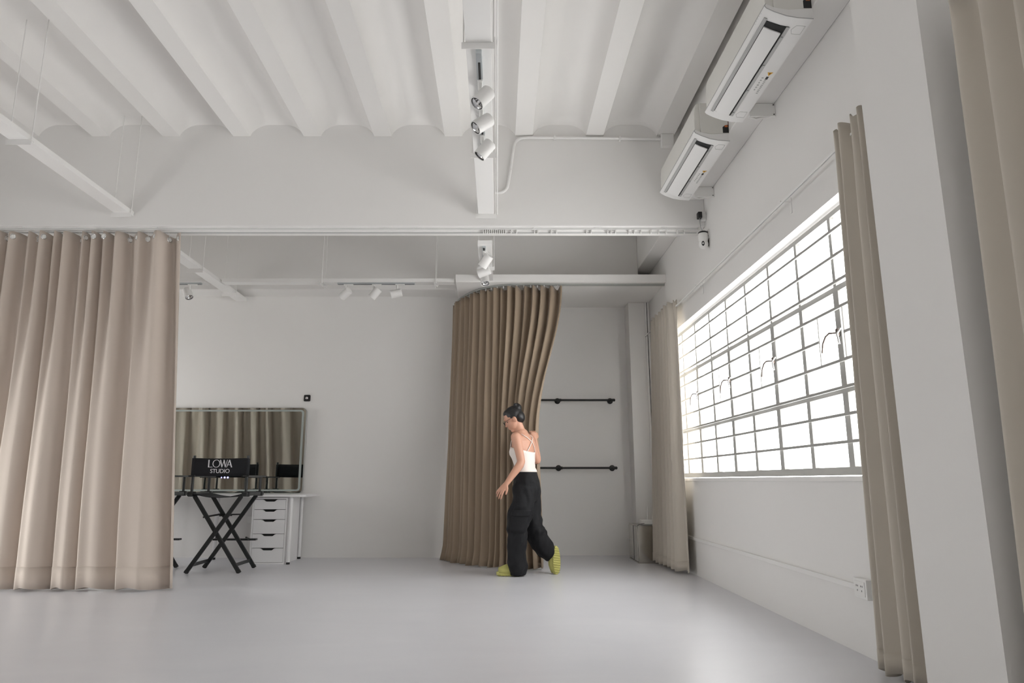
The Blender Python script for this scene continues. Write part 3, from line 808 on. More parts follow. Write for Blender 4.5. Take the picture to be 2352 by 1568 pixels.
# ------------------------------------------------------------------ make-up table, mirror, drawers
r = thing('makeup_table', (-3.05, 7.9, 0), 'long white make-up table against the back wall', 'table')
tp = [(-4.10, 7.585), (-2.10, 7.585), (-2.075, 7.592), (-2.063, 7.61), (-2.063, 8.225), (-4.10, 8.225)]
MB().prism(tp, 'z', .697, .721).build('table_top', 'laminate', r, bevel=.003)
for x, y in ((-2.228, 7.645), (-2.262, 8.175), (-3.20, 8.10), (-4.0, 7.645), (-4.0, 8.17)):
    lg = MB().cyl((x, y, .022), (x, y, .6965), .021, 20).build('leg', 'laminate', r, smooth=50)
    MB().cyl((x, y, 0), (x, y, .022), .019, 20).build('foot', 'rubber', lg, smooth=50)
r = thing('drawer_unit', (-2.455, 7.88, 0), 'white five-drawer unit under the right end of the table', 'drawer unit')
X0, X1, Y0, Y1, ZH = -2.643, -2.268, 7.643, 8.12, .690
MB().box((X0, Y0+.001, .0), (X0+.016, Y1, ZH)).box((X1-.016, Y0+.001, 0), (X1, Y1, ZH)).box((X0+.016, Y0+.001, ZH-.016), (X1-.016, Y1, ZH)).box((X0+.016, Y0+.001, 0), (X1-.016, Y1, .016)).box((X0+.016, Y1-.01, .016), (X1-.016, Y1, ZH-.016)).build('body', 'laminate', r)
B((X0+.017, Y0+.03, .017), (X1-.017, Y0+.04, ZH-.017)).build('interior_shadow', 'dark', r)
zs = [.672, .566, .461, .312, .166, .018]
xc = mid(X0, X1)
for i in range(5):
    zt_, zb_ = zs[i]-.003, zs[i+1]+.001
    a, b = X0+.0185, X1-.0185
    poly = [(a, zb_), (b, zb_), (b, zt_), (xc+.083, zt_), (xc+.070, zt_-.004), (xc+.052, zt_-.018), (xc+.042, zt_-.022), (xc-.042, zt_-.022), (xc-.052, zt_-.018), (xc-.070, zt_-.004), (xc-.083, zt_), (a, zt_)]
    MB().prism(poly, 'y', Y0, Y0+.018).build('drawer', 'laminate', r, bevel=.0012)

r = thing('mirror', (-3.15, 8.26, .721), 'wide frameless mirror with a frosted light band standing on the table', 'mirror')
def rrect(x0, x1, z0, z1, rad, n=6):
    P = []
    for cx, cz, a0 in ((x1-rad, z1-rad, 0), (x0+rad, z1-rad, 90), (x0+rad, z0+rad, 180), (x1-rad, z0+rad, 270)):
        for k in range(n+1):
            a = math.radians(a0 + 90*k/n); P.append((cx+rad*math.cos(a), cz+rad*math.sin(a)))
    return P
mx0, mx1, mz0, mz1 = -4.02, -2.280, .722, 1.722
MB().prism(rrect(mx0, mx1, mz0, mz1, .055), 'y', 8.236, 8.275).build('back_case', 'acgrey', r)
MB().prism(rrect(mx0+.004, mx1-.004, mz0+.004, mz1-.004, .052), 'y', 8.230, 8.2355).build('glass', 'mirror', r)
A_ = rrect(mx0+.026, mx1-.026, mz0+.026, mz1-.026, .040); B_ = rrect(mx0+.052, mx1-.052, mz0+.046, mz1-.046, .022)
n = len(A_); vs = [(x, 8.2290, z) for x, z in A_] + [(x, 8.2290, z) for x, z in B_] + [(x, 8.2299, z) for x, z in A_] + [(x, 8.2299, z) for x, z in B_]
fs = []
for i in range(n):
    j = (i+1) % n
    fs += [(i, j, n+j, n+i), (2*n+i, 3*n+i, 3*n+j, 2*n+j), (i, 2*n+i, 2*n+j, j), (n+i, n+j, 3*n+j, 3*n+i)]
obj('light_band', vs, fs, 'frost', r)
for k, x in enumerate((-3.232, -3.195, -3.158)):
    MB().lathe((x, 8.2295, .905), (0,-1,0), [(0, .011 if k else .008), (.0008, .011 if k else .008)], 16).build('touch_icon', 'icon', r)
# small items on and under the wall
r = thing('wall_dial', (-2.30, YR, 1.81), 'small black square wall dial above the mirror corner', 'wall dial')
MB().prism(rrect(-2.335, -2.257, 1.803, 1.881, .012, 4), 'y', YR-.014, YR).build('plate', 'black', r, bevel=.002)
MB().lathe((-2.296, YR-.014, 1.842), (0,-1,0), [(0, .016), (.010, .015), (.012, .012), (.013, .0005)], 20).build('knob', 'chrome', r, smooth=40)
r = thing('wall_socket', (-2.86, YR, .40), 'faint white socket plate on the wall behind the tall chair', 'socket')
B((-2.92, YR-.008, .385), (-2.84, YR, .465)).build('plate', 'plastic', r, bevel=.002)

# ------------------------------------------------------------------ director's chairs
def letters_lowa(x0, z0, h, y, parent):
    """LOWA drawn as thick-thin strokes; x grows to the right"""
    def poly(name, P): return MB().prism([(x0+u*h, z0+v*h) for u, v in P], 'y', y-.0012, y).build(name, 'print', parent)
    poly('letter', [(0, 0), (.60, 0), (.60, .07), (.15, .07), (.15, 1.0), (0, 1.0)])
    # O as a thin ring
    n = 40; cx, cz = 1.10, .5
    vs = []; fs = []
    for yy in (y-.0012, y):
        for R_, r_ in ((.52, .52), (.405, .455)):
            vs += [(x0+(cx+R_*math.cos(2*math.pi*k/n))*h, yy, z0+(cz+r_*math.sin(2*math.pi*k/n))*h) for k in range(n)]
    for k in range(n):
        j = (k+1) % n; fs += [(k, j, n+j, n+k), (2*n+k, 3*n+k, 3*n+j, 2*n+j), (k, 2*n+k, 2*n+j, j), (n+k, n+j, 3*n+j, 3*n+k)]
    obj('letter', vs, fs, 'print', parent)
    poly('letter', [(1.53, 1.0), (1.67, 1.0), (1.90, .26), (2.06, 1.0), (2.14, 1.0), (2.36, .26), (2.50, 1.0), (2.58, 1.0), (2.32, 0), (2.25, 0), (2.02, .72), (1.83, 0), (1.76, 0)][:0] or
         [(1.55, 1.0), (1.70, 1.0), (1.90, .25), (2.055, .86), (2.02, 1.0), (2.17, 1.0), (2.36, .25), (2.52, 1.0), (2.60, 1.0), (2.36, 0), (2.28, 0), (2.09, .70), (1.91, 0), (1.82, 0)])
    poly('letter', [(2.46, 0), (2.54, 0), (2.66, .30), (3.00, .30), (3.10, 0), (3.26, 0), (2.92, 1.0), (2.80, 1.0)])
    # the open triangle of the A
    MB().prism([(x0+u*h, z0+v*h) for u, v in [(2.70, .37), (2.97, .37), (2.84, .80)]], 'y', y-.0016, y-.0011).build('letter_counter', 'blackcanvas', parent)

def text_mesh(body, size, x, y, z, m, parent, name='letter', bold=0.0):
    cu = bpy.data.curves.new('txt', 'FONT'); cu.body = body; cu.size = size; cu.align_x = 'CENTER'; cu.extrude = .0006; cu.offset = bold; cu.space_character = 0.95
    o = bpy.data.objects.new('txt', cu); COL.objects.link(o)
    dg = bpy.context.evaluated_depsgraph_get(); dg.update()
    me = bpy.data.meshes.new_from_object(o.evaluated_get(dg))
    vs = [(x + v.co.x, y - v.co.z, z + v.co.y) for v in me.vertices]; fs = [tuple(p.vertices) for p in me.polygons]
    bpy.data.objects.remove(o); bpy.data.curves.remove(cu); bpy.data.meshes.remove(me)
    return obj(name, vs, fs, m, parent)

def director_chair(label):
    r = thing('director_chair', (-2.735, 7.1, 0), label, 'chair', "tall black director's chairs at the table")
    xl, xr, yb, yf = -2.985, -2.478, 6.905, 7.325
    zs_ = .722
    for y, dy in ((yb, .011), (yf, .011)):
        for (xa, xb_, s) in ((xl+.01, xr-.02, -1), (xr-.003, xl+.02, 1)):
            yy = y + s*dy
            lg = MB().bar((xa, yy, .012), (xb_, yy, zs_), .040, .020, (0,1,0)).build('leg', 'blackwood', r, bevel=.005)
            d = (Vector((xb_, yy, zs_)) - Vector((xa, yy, .012))).normalized()
            MB().bar(Vector((xa, yy, .012)) - d*.012, Vector((xa, yy, .012)) + d*.02, .042, .022, (0,1,0)).build('foot', 'rubber', lg, bevel=.005)
        MB().cyl((mid(xl,xr), y-.028, .365), (mid(xl,xr), y+.028, .365), .006, 10).build('pivot_bolt', 'blacksteel', r)
    for s, x in ((1, xl+.045), (-1, xr-.045)):
        MB().bar((x, yb, .075), (x, yf, .075), .012, .032).build('stretcher', 'blackwood', r, bevel=.002)
    MB().bar((xl+.115, yb+.03, .52), (xl+.125, yf, .53), .010, .016).build('brace', 'blacksteel', r)
    MB().bar((xr-.13, yf, .53), (xl+.13, yf, .525), .014, .014).bar((xl+.125, yf-.02, .515), (mid(xl,xr), yf-.02, .520), .012, .012).build('brace', 'blacksteel', r)
    # seat rails and canvas
    for x in (xl-.012, xr+.012):
        rl = MB().box((x-.026, yb-.035, .722), (x+.026, yf+.045, .758)).build('seat_rail', 'blackwood', r, bevel=.005)
        for y in (yb+.02, yf-.02): MB().box((x-.032, y-.018, .716), (x+.032, y+.018, .764)).build('rail_clip', 'blacksteel', rl, bevel=.003)
    vs = []; fs = []; nx, ny = 14, 6
    for j in range(ny+1):
        for i in range(nx+1):
            u = i/nx; vs.append((lerp(xl-.01, xr+.01, u), lerp(yb-.02, yf+.03, j/ny), .748 - .042*math.sin(math.pi*u)))
    for j in range(ny):
        for i in range(nx): a = j*(nx+1)+i; fs.append((a, a+1, a+nx+2, a+nx+1))
    obj('seat', vs, fs, 'blackcanvas', r, smooth=179, solid=.004)
    for x in (xl-.012, xr+.012):
        for y in (yb+.012, yf-.01): MB().cyl((x, y, .757), (x, y, .906), .0135, 14).build('arm_post', 'blackwood', r, smooth=50)
        MB().box((x-.031, yb-.03, .905), (x+.031, yf+.085, .922)).build('armrest', 'blackwood', r, bevel=.006)
        MB().cyl((x, yb+.012, .921), (x, yb+.012, 1.112), .0135, 14).build('back_post', 'blackwood', r, smooth=50)
    vs = []; fs = []; nx = 16
    for z in (.915, .96, 1.0, 1.04, 1.088):
        for i in range(nx+1):
            u = i/nx; vs.append((lerp(xl-.027, xr+.027, u), yb-.004+.008*math.sin(math.pi*u), z - .005*math.sin(math.pi*u)*(1 if z > 1 else .9)))
    for j in range(4):
        for i in range(nx): a = j*(nx+1)+i; fs.append((a, a+1, a+nx+2, a+nx+1))
    bk = obj('backrest', vs, fs, 'blackcanvas', r, smooth=179, solid=.006)
    for x in (xl-.012, xr+.012): MB().lathe((x, yb+.010, .922), (0,0,1), [(0, .020), (.16, .020)], 16).build('back_sleeve', 'blackcanvas', bk, smooth=50)
    # footrest
    MB().box((xl+.03, yf+.085, .262), (xr-.03, yf+.15, .280)).build('footrest', 'blackwood', r, bevel=.004)
    for x in (xl+.10, xr-.10): MB().bar((x, yf, .30), (x, yf+.12, .268), .014, .014).build('footrest_arm', 'blackwood', r)
    return r, bk
ch1, bk1 = director_chair('tall black director\'s chair with white lettering on its canvas back')
# lettering on the back of the fully visible chair
letters_lowa(-2.851, .997, .073, 6.9015, bk1)
text_mesh('STUDIO', .056, -2.731, 6.9015, .943, 'print', bk1, bold=.0003)
ch1n = ch1
def copy_tree(o, parent=None):
    c = o.copy(); COL.objects.link(c); c.parent = parent
    for k in o.children: copy_tree(k, c)
    return c
ch2 = copy_tree(ch1); ch2.location.x -= .80; ch2.location.y += .02
ch2['label'] = "tall black director's chair mostly hidden behind the taupe curtain edge"

# ------------------------------------------------------------------ clothes rails
for z, lb, dz in ((1.832, 'upper black pipe clothes rail on the wardrobe wall', 0), (1.018, 'lower black pipe clothes rail on the wardrobe wall', 0)):
    r = thing('clothes_rail', (.9, 8.42, z), lb, 'clothes rail', 'black pipe clothes rails')
    yr = 8.405
    MB().cyl((.30, yr, z), (1.415, yr, z), .0125, 16).build('pipe', 'blacksteel', r, smooth=50)
    for x in (.735, 1.385):
        b = MB().cyl((x, yr, z), (x, YW-.01, z), .0125, 16).build('arm', 'blacksteel', r, smooth=50)
        MB().lathe((x, YW, z), (0,-1,0), [(0, .036), (.006, .036), (.010, .030), (.013, .020), (.03, .018)], 24).build('flange', 'blacksteel', b, smooth=40)
        MB().lathe((x-.022, yr, z), (1,0,0), [(0, .0165), (.006, .0185), (.010, .0165), (.05, .0165), (.054, .0185), (.060, .0165)], 20).build('fitting', 'blacksteel', b, smooth=40)
    MB().ball((1.415, yr, z), .0175, 16, 10).build('end_cap', 'blacksteel', r, smooth=179)

# ------------------------------------------------------------------ steel cabinet and router
r = thing('steel_cabinet', (1.67, 7.97, 0), 'low polished steel cabinet in the corner under the router', 'cabinet')
cx0, cx1, cy0, cy1, ch = 1.498, 1.835, 7.705, 8.225, .392
B((cx0+.012, cy0, .012), (cx1, cy1, ch)).build('body', 'steel', r, bevel=.004)
B((cx0+.004, cy0, 0), (cx1, cy1, .012)).build('plinth', 'steel', r)
for ya, yb_ in ((cy0+.012, 7.905), (7.945, 8.20)):
    d = B((cx0+.003, ya, .02), (cx0+.0118, yb_, ch-.012)).build('door', 'steel', r, bevel=.002)
B((cx0+.008, 7.906, .02), (cx0+.0119, 7.944, ch-.012)).build('gap', 'dark', r)
B((cx0+.008, 8.201, .02), (cx0+.0119, 8.222, ch-.012)).build('gap', 'dark', r)
MB().cyl((cx0-.02, 8.19, .215), (cx0+.004, 8.19, .215), .006, 12).build('knob', 'chrome', r, smooth=50)
r = thing('wifi_router', (1.665, 7.84, ch), 'white wireless router with two antennas on the steel cabinet', 'router')
MB().prism(rrect(1.565, 1.765, 7.775, 7.915, .03, 5), 'z', ch+.008, ch+.054).build('case', 'plastic', r, bevel=.006)
MB().prism(rrect(1.58, 1.75, 7.785, 7.905, .02, 5), 'z', ch+.0005, ch+.008).build('base', 'acgrey', r)
for x, dx in ((1.655, .004), (1.712, .022)): MB().cyl((x, 7.90, ch+.045), (x+dx, 7.90, ch+.195), .008, 12, .006).build('antenna', 'plastic', r, smooth=50)
MB().tube([(1.60, 7.78, ch+.02), (1.56, 7.74, ch+.018), (1.515, 7.725, ch+.006), (1.508, 7.72, ch-.02)], .003, 6).build('lead', 'black', r, smooth=60)

# ------------------------------------------------------------------ the walking woman
def chain(mb, pts, seg=20):
    """closed, round-ended limb; pts: (centre, half-width along side, half-depth, side vector)"""
    P = [(Vector(c), a, b, Vector(s)) for c, a, b, s in pts]
    rings = []
    for i, (c, a, b, s) in enumerate(P):
        t = (P[min(i+1, len(P)-1)][0] - P[max(i-1, 0)][0]).normalized()
        s = (s - t*s.dot(t)).normalized(); d = t.cross(s)
        rings.append((c, a, b, s, d, t))
    out = []
    c, a, b, s, d, t = rings[0]
    for k in (80, 55, 28):
        q = math.radians(k); out.append([c - t*min(a, b)*math.sin(q) + (s*a*math.cos(u) + d*b*math.sin(u))*math.cos(q) for u in [2*math.pi*j/seg for j in range(seg)]])
    for (c, a, b, s, d, t) in rings: out.append([c + s*a*math.cos(u) + d*b*math.sin(u) for u in [2*math.pi*j/seg for j in range(seg)]])
    for k in (28, 55, 80):
        q = math.radians(k); out.append([c + t*min(a, b)*math.sin(q) + (s*a*math.cos(u) + d*b*math.sin(u))*math.cos(q) for u in [2*math.pi*j/seg for j in range(seg)]])
    return mb.loft(out)
def blob(mb, c, ax, r, seg=18, rn=12):
    """ellipsoid with axes ax (three vectors) and radii r"""
    c = Vector(c); R_ = []
    for i in range(rn+1):
        a = math.pi*i/rn; sa = max(math.sin(a), 1e-3)
        R_.append([c + ax[0]*r[0]*sa*math.cos(t) + ax[1]*r[1]*sa*math.sin(t) - ax[2]*r[2]*math.cos(a) for t in [2*math.pi*k/seg for k in range(seg)]])
    return mb.loft(R_)
def remeshed(name, mb, m, parent, voxel, smooth_it, disp=None):
    o = mb.build('tmp_' + name, m, origin=(0,0,0))
    a = o.modifiers.new('r', 'REMESH'); a.mode = 'VOXEL'; a.voxel_size = voxel
    b = o.modifiers.new('s', 'SMOOTH'); b.factor = .5; b.iterations = smooth_it
    dg = bpy.context.evaluated_depsgraph_get(); dg.update()
    me = bpy.data.meshes.new_from_object(o.evaluated_get(dg))
    vs = [tuple(v.co) for v in me.vertices]; fs = [tuple(p.vertices) for p in me.polygons]
    if disp: vs = [disp(Vector(v), me.vertices[i].normal) for i, v in enumerate(vs)]
    old = o.data; bpy.data.objects.remove(o); bpy.data.meshes.remove(old); bpy.data.meshes.remove(me)
    return obj(name, vs, fs, m, parent, smooth=179)

PX = thing('person', (.25, 6.76, 0), 'woman in a white strappy top and black wide trousers walking left, pulling the drape', 'person')
SH = Vector((.46, .89, 0)).normalized()      # left-to-right across the shoulders
HP = Vector((.12, .99, 0)).normalized()      # across the hips
FT = Vector((-SH.y, SH.x, 0))                # chest facing
FH = Vector((-HP.y, HP.x, 0))
ZU = Vector((0,0,1))
def torso_row(z):
    T = [(.84, (.275, 6.775), .150, .108, HP), (.92, (.268, 6.775), .140, .100, HP), (1.00, (.258, 6.775), .122, .088, (HP+SH)/2), (1.08, (.250, 6.772), .128, .092, SH),
         (1.16, (.243, 6.768), .142, .100, SH), (1.24, (.240, 6.768), .150, .092, SH), (1.285, (.240, 6.770), .138, .070, SH), (1.315, (.236, 6.772), .085, .055, SH)]
    if z <= T[0][0]: q = T[0]; return Vector((*q[1], z)), q[2], q[3], q[4]
    for a, b in zip(T, T[1:]):
        if a[0] <= z <= b[0]:
            k = (z-a[0])/(b[0]-a[0]); return Vector((lerp(a[1][0], b[1][0], k), lerp(a[1][1], b[1][1], k), z)), lerp(a[2], b[2], k), lerp(a[3], b[3], k), (a[4]*(1-k)+b[4]*k).normalized()
    q = T[-1]; return Vector((*q[1], z)), q[2], q[3], q[4]
bd = MB()
chain(bd, [torso_row(z) for z in (.90, .96, 1.0, 1.04, 1.08, 1.12, 1.16, 1.20, 1.24, 1.27, 1.295, 1.315)], 28)
shL = Vector((.240, 6.77, 1.275)) - SH*.150; shR = Vector((.240, 6.77, 1.275)) + SH*.150
# neck and head; the face looks left and down
hd = Vector((-.84, .10, -.50)).normalized()          # face direction
hu = (ZU - hd*hd.z).normalized()                     # crown direction
hs = hd.cross(hu)
HC = Vector((.148, 6.765, 1.462))
chain(bd, [(Vector((.238, 6.772, 1.27)), .060, .055, SH), (Vector((.218, 6.770, 1.335)), .049, .050, SH), (HC + Vector((.035, .003, -.045)), .050, .055, SH)], 20)
blob(bd, HC + hu*.022 - hd*.012, (hs, hd, hu), (.074, .090, .090))            # skull
blob(bd, HC - hu*.040 + hd*.022, (hs, hd, hu), (.056, .064, .072))            # face and jaw
blob(bd, HC - hu*.098 + hd*.058, (hs, hd, hu), (.024, .022, .020))            # chin
chain(bd, [(HC + hd*.078 + hu*.002, .008, .008, hs), (HC + hd*.096 - hu*.030, .012, .011, hs)], 10)   # nose
blob(bd, HC + hd*.084 - hu*.033, (hs, hd, hu), (.016, .014, .011))
blob(bd, HC + hd*.079 - hu*.060, (hs, hd, hu), (.022, .012, .007))            # upper lip
blob(bd, HC + hd*.077 - hu*.072, (hs, hd, hu), (.019, .012, .008))            # lower lip
blob(bd, HC + hd*.076 + hu*.028, (hs, hd, hu), (.045, .012, .010))            # brow
for s_ in (-1, 1):
    e = HC + hs*.073*s_ - hd*.012 - hu*.022
    blob(bd, e, (hs, hd, hu), (.010, .018, .031)); blob(bd, e + hs*.006*s_ - hd*.008, (hs, hd, hu), (.008, .012, .026))
# arms
def arm(sh, el, wr, rr=(.050, .043, .038, .040, .035, .026)):
    a = (el-sh).normalized(); c = (wr-el).normalized()
    s0 = a.cross(Vector((1, .2, 0))); s1 = a.cross(Vector((0,1,0)))
    s = s1 if s1.length > .2 else s0
    chain(bd, [(sh, rr[0], rr[0]*1.05, s), (sh + a*.06, rr[1]+.004, rr[1]+.006, s), (sh.lerp(el, .55), rr[1]-.002, rr[1], s), (sh.lerp(el, .92), rr[2], rr[2], s)], 18)
    chain(bd, [(sh.lerp(el, .95), rr[2], rr[2], s), (el.lerp(wr, .12), rr[3]-.001, rr[3], s), (el.lerp(wr, .35), rr[4]+.002, rr[4]+.004, s), (el.lerp(wr, .75), rr[5]+.003, rr[5]+.001, s), (wr, rr[5]-.001, rr[5]-.005, s)], 18)
elL, wrL = Vector((.222, 6.585, 1.035)), Vector((.085, 6.555, .850))
elR, wrR = Vector((.392, 6.970, 1.055)), Vector((.372, 7.000, 1.265))
arm(shL, elL, wrL); arm(shR, elR, wrR)
def hand(wr, d, palm_n, curl, spread, thumb_side):
    """d: along the fingers, palm_n: out of the palm"""
    d = d.normalized(); palm_n = (palm_n - d*palm_n.dot(d)).normalized(); sd = d.cross(palm_n)*thumb_side
    chain(bd, [(wr, .024, .019, sd), (wr + d*.035, .034, .016, sd), (wr + d*.078, .039, .0145, sd)], 16)
    for i, (off, L_) in enumerate(((.030, .076), (.0105, .085), (-.0105, .080), (-.030, .064))):
        p = wr + d*.078 + sd*off; a = d*math.cos(curl[0]) + palm_n*math.sin(curl[0]) + sd*(off*spread); a.normalize()
        p1 = p + a*L_*.45
        b = d*math.cos(curl[1]) + palm_n*math.sin(curl[1]) + sd*(off*spread*.6); b.normalize(); p2 = p1 + b*L_*.32
        c = d*math.cos(curl[2]) + palm_n*math.sin(curl[2]); c.normalize(); p3 = p2 + c*L_*.26
        chain(bd, [(p - d*.02, .0095, .0092, sd), (p, .0092, .009, sd), (p1, .0086, .0084, sd), (p2, .0078, .0075, sd), (p3, .0068, .0063, sd)], 10)
    q = wr + d*.022 + sd*.026
    t1 = (d*.75 + sd*.60 + palm_n*.28).normalized(); t2 = (d*.92 + sd*.22 + palm_n*.35).normalized()
    chain(bd, [(q - sd*.010, .014, .013, sd), (q + t1*.030, .0115, .011, sd), (q + t1*.030 + t2*.026, .010, .0095, sd), (q + t1*.030 + t2*.048, .0082, .0075, sd)], 10)
hand(wrL, Vector((-.62, -.02, -.78)), Vector((.55, .70, -.45)), (.12, .36, .55), 9.0, 1)
hand(wrR, Vector((-.12, .25, .95)), Vector((-.45, .85, -.1)), (.7, 1.75, 2.5), 1.5, -1)
# legs inside the trousers, ankles and feet
chain(bd, [(Vector((.27, 6.775, .93)), .11, .08, HP), (Vector((.27, 6.775, .82)), .12, .09, HP)], 20)
chain(bd, [(Vector((.255, 6.71, .80)), .070, .075, HP), (Vector((.200, 6.70, .46)), .050, .052, HP), (Vector((.200, 6.745, .16)), .036, .040, HP)], 18)
chain(bd, [(Vector((.292, 6.845, .80)), .070, .075, HP), (Vector((.340, 6.865, .44)), .050, .052, HP), (Vector((.455, 6.905, .25)), .038, .042, HP)], 18)
FL0, FL1 = Vector((.205, 6.755, .055)), Vector((.045, 6.735, .040))
chain(bd, [(Vector((.205, 6.752, .20)), .040, .042, HP), (Vector((.207, 6.754, .10)), .034, .038, HP), (Vector((.203, 6.755, .062)), .033, .042, HP)], 16)
chain(bd, [(Vector((.222, 6.757, .052)), .030, .026, HP), (Vector((.16, 6.75, .062)), .034, .030, HP), (Vector((.09, 6.742, .050)), .040, .020, HP), (Vector((.035, 6.735, .042)), .036, .013, HP)], 16)
RT = Vector((-.02, -.22, -.975)).normalized()        # right foot: toes point down
RN = Vector((.60, -.78, .14)); RN = (RN - RT*RN.dot(RT)).normalized()   # sole faces right and to the viewer
RS = RT.cross(RN)
RO = Vector((.560, 6.862, .128))                     # middle of the right sole
def rf(l, n_, s_=0): return RO + RT*l - RN*n_ + RS*s_
chain(bd, [(Vector((.445, 6.905, .245)), .042, .042, HP), (Vector((.500, 6.905, .215)), .036, .036, HP), (rf(-.075, .065), .034, .036, RS)], 16)
chain(bd, [(rf(-.095, .05), .028, .024, RS), (rf(-.03, .06), .034, .030, RS), (rf(.04, .045), .040, .020, RS), (rf(.092, .035), .034, .012, RS)], 16)
body = remeshed('body', bd, 'skin', PX, .0045, 6)
tag(body, 'bare arms, back and bowed head')

# hair: cap swept back into a bun
hr = MB()
blob(hr, HC + hu*.032 - hd*.024, (hs, hd, hu), (.081, .092, .086))
blob(hr, HC - hd*.060 - hu*.010, (hs, hd, hu), (.072, .058, .070))
blob(hr, HC + hd*.012 + hu*.074, (hs, hd, hu), (.060, .055, .036))
blob(hr, HC - hd*.088 + hu*.070, (hs, hd, hu), (.046, .046, .044))
for k in range(7):
    an = k*.9; blob(hr, HC - hd*(.092+.018*math.cos(an)) + hu*(.082+.022*math.sin(an)) + hs*.026*math.cos(an*1.7), (hs, hd, hu), (.022, .020, .017))
remeshed('hair', hr, 'hair', PX, .006, 2)
# glasses
gl = MB()
for s_ in (-1, 1):
    c = HC + hd*.100 + hs*.033*s_ - hu*.006
    gl.tube([c + hs*.024*math.cos(2*math.pi*k/18) + hu*.020*math.sin(2*math.pi*k/18) for k in range(19)], .0018, 6, cap=False)
    gl.tube([c + hs*.024*s_ + hu*.006, HC + hs*.076*s_ + hd*.05 + hu*.004, HC + hs*.080*s_ - hd*.012 + hu*.002], .0018, 6)
gl.tube([HC + hd*.101 - hs*.010, HC + hd*.104 + hu*.003, HC + hd*.101 + hs*.010], .0018, 6)
gl.build('glasses', 'black', PX, smooth=60)
for s_ in (-1, 1):
    e = MB(); blob(e, HC + hd*.060 + hs*.030*s_ - hu*.005, (hs, hd, hu), (.010, .009, .0055), 12, 8); e.build('eye', 'hair', PX, smooth=179)

# white top
tv = []; tf = []; nA = 48; rows = [.972, .985, 1.0, 1.03, 1.06, 1.09, 1.12, 1.145, 1.17, 1.20]
for j, z in enumerate(rows):
    for i in range(nA):
        u = 2*math.pi*i/nA
        # neckline: high at the front, low at the back
        fr = math.sin(u)                       # +1 front, -1 back
        ztop = 1.172 + .030*max(0, fr)**2 - .035*max(0, -fr)
        zz = lerp(.950, ztop, j/(len(rows)-1))
        c, a, b, s = torso_row(zz); f = Vector((-s.y, s.x, 0))
        bust = .034*math.exp(-((zz-1.125)/.045)**2)*max(0, fr)**1.5*(.75+.5*abs(math.cos(u)))
        wob = .0018*math.sin(zz*150 + 2*math.cos(u))*(1 if zz < 1.06 else .3)
        g = .0085 + wob + .010*math.exp(-((zz-.95)/.03)**2)
        tv.append(c + s*(a+g)*math.cos(u) + f*(b+g+bust)*math.sin(u))
for j in range(len(rows)-1):
    for i in range(nA): tf.append((j*nA+i, j*nA+(i+1) % nA, (j+1)*nA+(i+1) % nA, (j+1)*nA+i))
obj('strappy_top', tv, tf, 'top', PX, smooth=179, solid=.004)
def on_torso(z, u, g=.006):
    c, a, b, s = torso_row(z); f = Vector((-s.y, s.x, 0)); return c + s*(a+g)*math.cos(u) + f*(b+g)*math.sin(u)
D = math.radians
for path in ([(1.14, D(-55)), (1.19, D(-72)), (1.235, D(-90)), (1.275, D(-115)), (1.298, D(-140))], [(1.14, D(-128)), (1.19, D(-110)), (1.235, D(-92)), (1.275, D(-68)), (1.298, D(-42))]):
    P = [on_torso(z, u, .008 if k < 3 else .012) for k, (z, u) in enumerate(path)]
    sgn = -1 if path[-1][1] < D(-90) else 1
    P.append(Vector((.236, 6.772, 1.322)) + SH*.062*sgn + FT*.0); P.append(on_torso(1.27, D(90) + sgn*D(-40), .012)); P.append(on_torso(1.19, D(90) + sgn*D(-42), .014))
    MB().tube(P, .0042, 8).build('strap', 'top', PX, smooth=60)

# wide black trousers
tr = MB()
def rowt(z, g):
    c, a, b, s = torso_row(z); return (c, a+g, b+g, s)
chain(tr, [rowt(.955, .006), rowt(.93, .012), (Vector((.275, 6.775, .86)), .170, .126, HP), (Vector((.278, 6.775, .79)), .170, .128, HP), (Vector((.275, 6.775, .74)), .150, .115, HP)], 28)
chain(tr, [(Vector((.262, 6.70, .80)), .100, .118, HP), (Vector((.236, 6.695, .66)), .100, .115, HP), (Vector((.192, 6.695, .50)), .098, .105, HP), (Vector((.178, 6.70, .36)), .098, .098, HP), (Vector((.182, 6.71, .22)), .100, .092, HP), (Vector((.192, 6.72, .11)), .102, .094, HP), (Vector((.198, 6.725, .075)), .100, .094, HP)], 24)
chain(tr, [(Vector((.292, 6.85, .80)), .098, .112, HP), (Vector((.312, 6.86, .64)), .100, .108, HP), (Vector((.335, 6.87, .47)), .100, .104, HP), (Vector((.372, 6.885, .36)), .100, .102, HP), (Vector((.42, 6.90, .27)), .104, .104, HP), (Vector((.455, 6.905, .225)), .102, .104, HP)], 24)
from mathutils import noise as mnoise
def wrinkle(v, nrm):
    z = v.z
    # long diagonal drapes, denser behind the knee and at the hems
    n1 = mnoise.noise(Vector((v.x*9 + z*3.5, v.y*9, z*3.0)))
    n2 = mnoise.noise(Vector((v.x*14 - z*8, v.y*12, z*13 + 4)))
    kn = math.exp(-((z-.43)/.10)**2) + .8*math.exp(-((z-.08)/.08)**2)
    w_ = .022*n1 + .014*n2*(.45 + kn) + .006*mnoise.noise(Vector((v.x*34, v.y*34, z*12)))
    w_ *= min(1, max(0, (.96-z)/.15))
    q = v + nrm*w_; return (q.x, q.y, max(q.z, .010))
trs = remeshed('trousers', tr, 'trouser', PX, .010, 4, wrinkle)
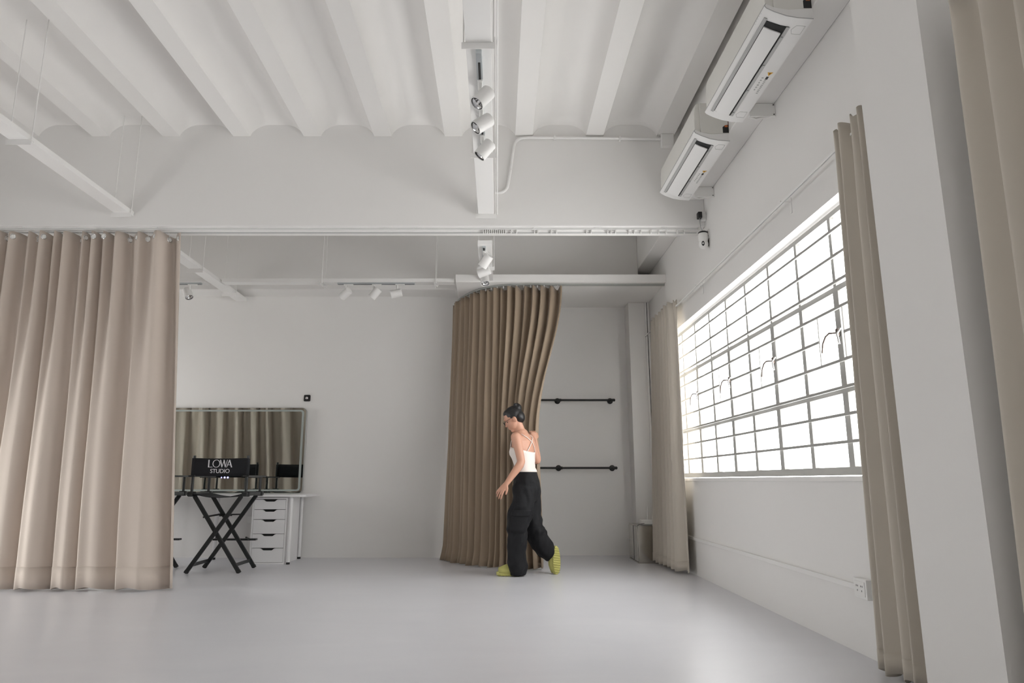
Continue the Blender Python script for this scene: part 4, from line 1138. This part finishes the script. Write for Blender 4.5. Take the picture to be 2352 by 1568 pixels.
# cargo pocket and flap on the left thigh
def thigh(z, u, g):
    P = [(.66, .236, 6.695, .100, .115), (.50, .192, 6.695, .098, .105), (.36, .178, 6.70, .098, .098)]
    a, b = (P[0], P[1]) if z >= .50 else (P[1], P[2]); k = (a[0]-z)/(a[0]-b[0])
    cx, cy_, rs, rdp = [lerp(a[i], b[i], k) for i in (1, 2, 3, 4)]
    return Vector((cx, cy_, z)) - HP*(rs+g)*math.cos(u) - FH*(rdp+g)*math.sin(u)
def patch(z0_, z1_, u0_, u1_, g, name):
    vs = []; fs = []; n1, n2 = 8, 6
    for j in range(n2+1):
        for i in range(n1+1): vs.append(thigh(lerp(z0_, z1_, j/n2), lerp(u0_, u1_, i/n1), g))
    for j in range(n2):
        for i in range(n1): a = j*(n1+1)+i; fs.append((a, a+1, a+n1+2, a+n1+1))
    return obj(name, vs, fs, 'trouser', trs, smooth=179, solid=.008)
patch(.40, .575, D(-30), D(42), .022, 'cargo_pocket'); patch(.545, .60, D(-33), D(45), .030, 'pocket_flap')

# lime slides
def slide(origin, toe, down, side, label):
    """origin: middle of the sole's underside; toe, down (out of the sole), side: unit vectors"""
    o = Vector(origin)
    def W_(l, s_, h): return o + toe*l + side*s_ - down*h
    out = []
    for k in range(28):
        a = 2*math.pi*k/28; c_, s_ = math.cos(a), math.sin(a)
        out.append((.132*c_, (.047 + .006*c_)*s_*(1 if True else 1)))
    n = len(out)
    rings = []
    for h, g in ((.008, .94), (.012, 1.0), (.034, 1.02), (.042, .97)): rings.append([W_(l*g, s_*g, h) for l, s_ in out])
    sd_ = thing  # noqa
    r_ = MB().loft(rings).build('slide', 'slide', PX, smooth=50)
    r_['label'] = label
    for k in range(11):
        l = -.108 + k*.0215; hw = (.044 + .006*l/.132)*math.sqrt(max(0, 1-(l/.136)**2))
        MB().add([W_(l-.007, -hw, .009), W_(l+.002, -hw*.98, .002), W_(l+.008, -hw, .009), W_(l-.007, hw, .009), W_(l+.002, hw*.98, .002), W_(l+.008, hw, .009)],
                 [(0,1,2), (3,5,4), (0,3,4,1), (1,4,5,2), (0,2,5,3)]).build('tread', 'slide', r_)
    # upper band, open at toe and heel
    vs = []; fs = []; L_ = [(-.035, .066, 1.05), (.0, .078, 1.06), (.04, .074, 1.04), (.08, .058, .98), (.112, .044, .86)]
    for l, h, g in L_:
        hw = (.047 + .006*l/.132)*math.sqrt(max(.05, 1-(l/.140)**2))*g
        for k in range(13):
            a = math.pi*k/12; vs.append(W_(l, -hw*math.cos(a), .030 + (h-.0)*math.sin(a)**.8))
    for j in range(len(L_)-1):
        for k in range(12): a = j*13+k; fs.append((a, a+1, a+14, a+13))
    obj('band', vs, fs, 'slide', r_, smooth=179, solid=.007)
    return r_
slide((.118, 6.742, -0.0018), Vector((-.995, -.09, 0)).normalized(), Vector((0,0,-1)), Vector((.09, -.995, 0)).normalized(), 'lime slide flat on the floor')
slide(rf(0, -.01), RT, RN, RS, 'lime slide with its ribbed sole showing')
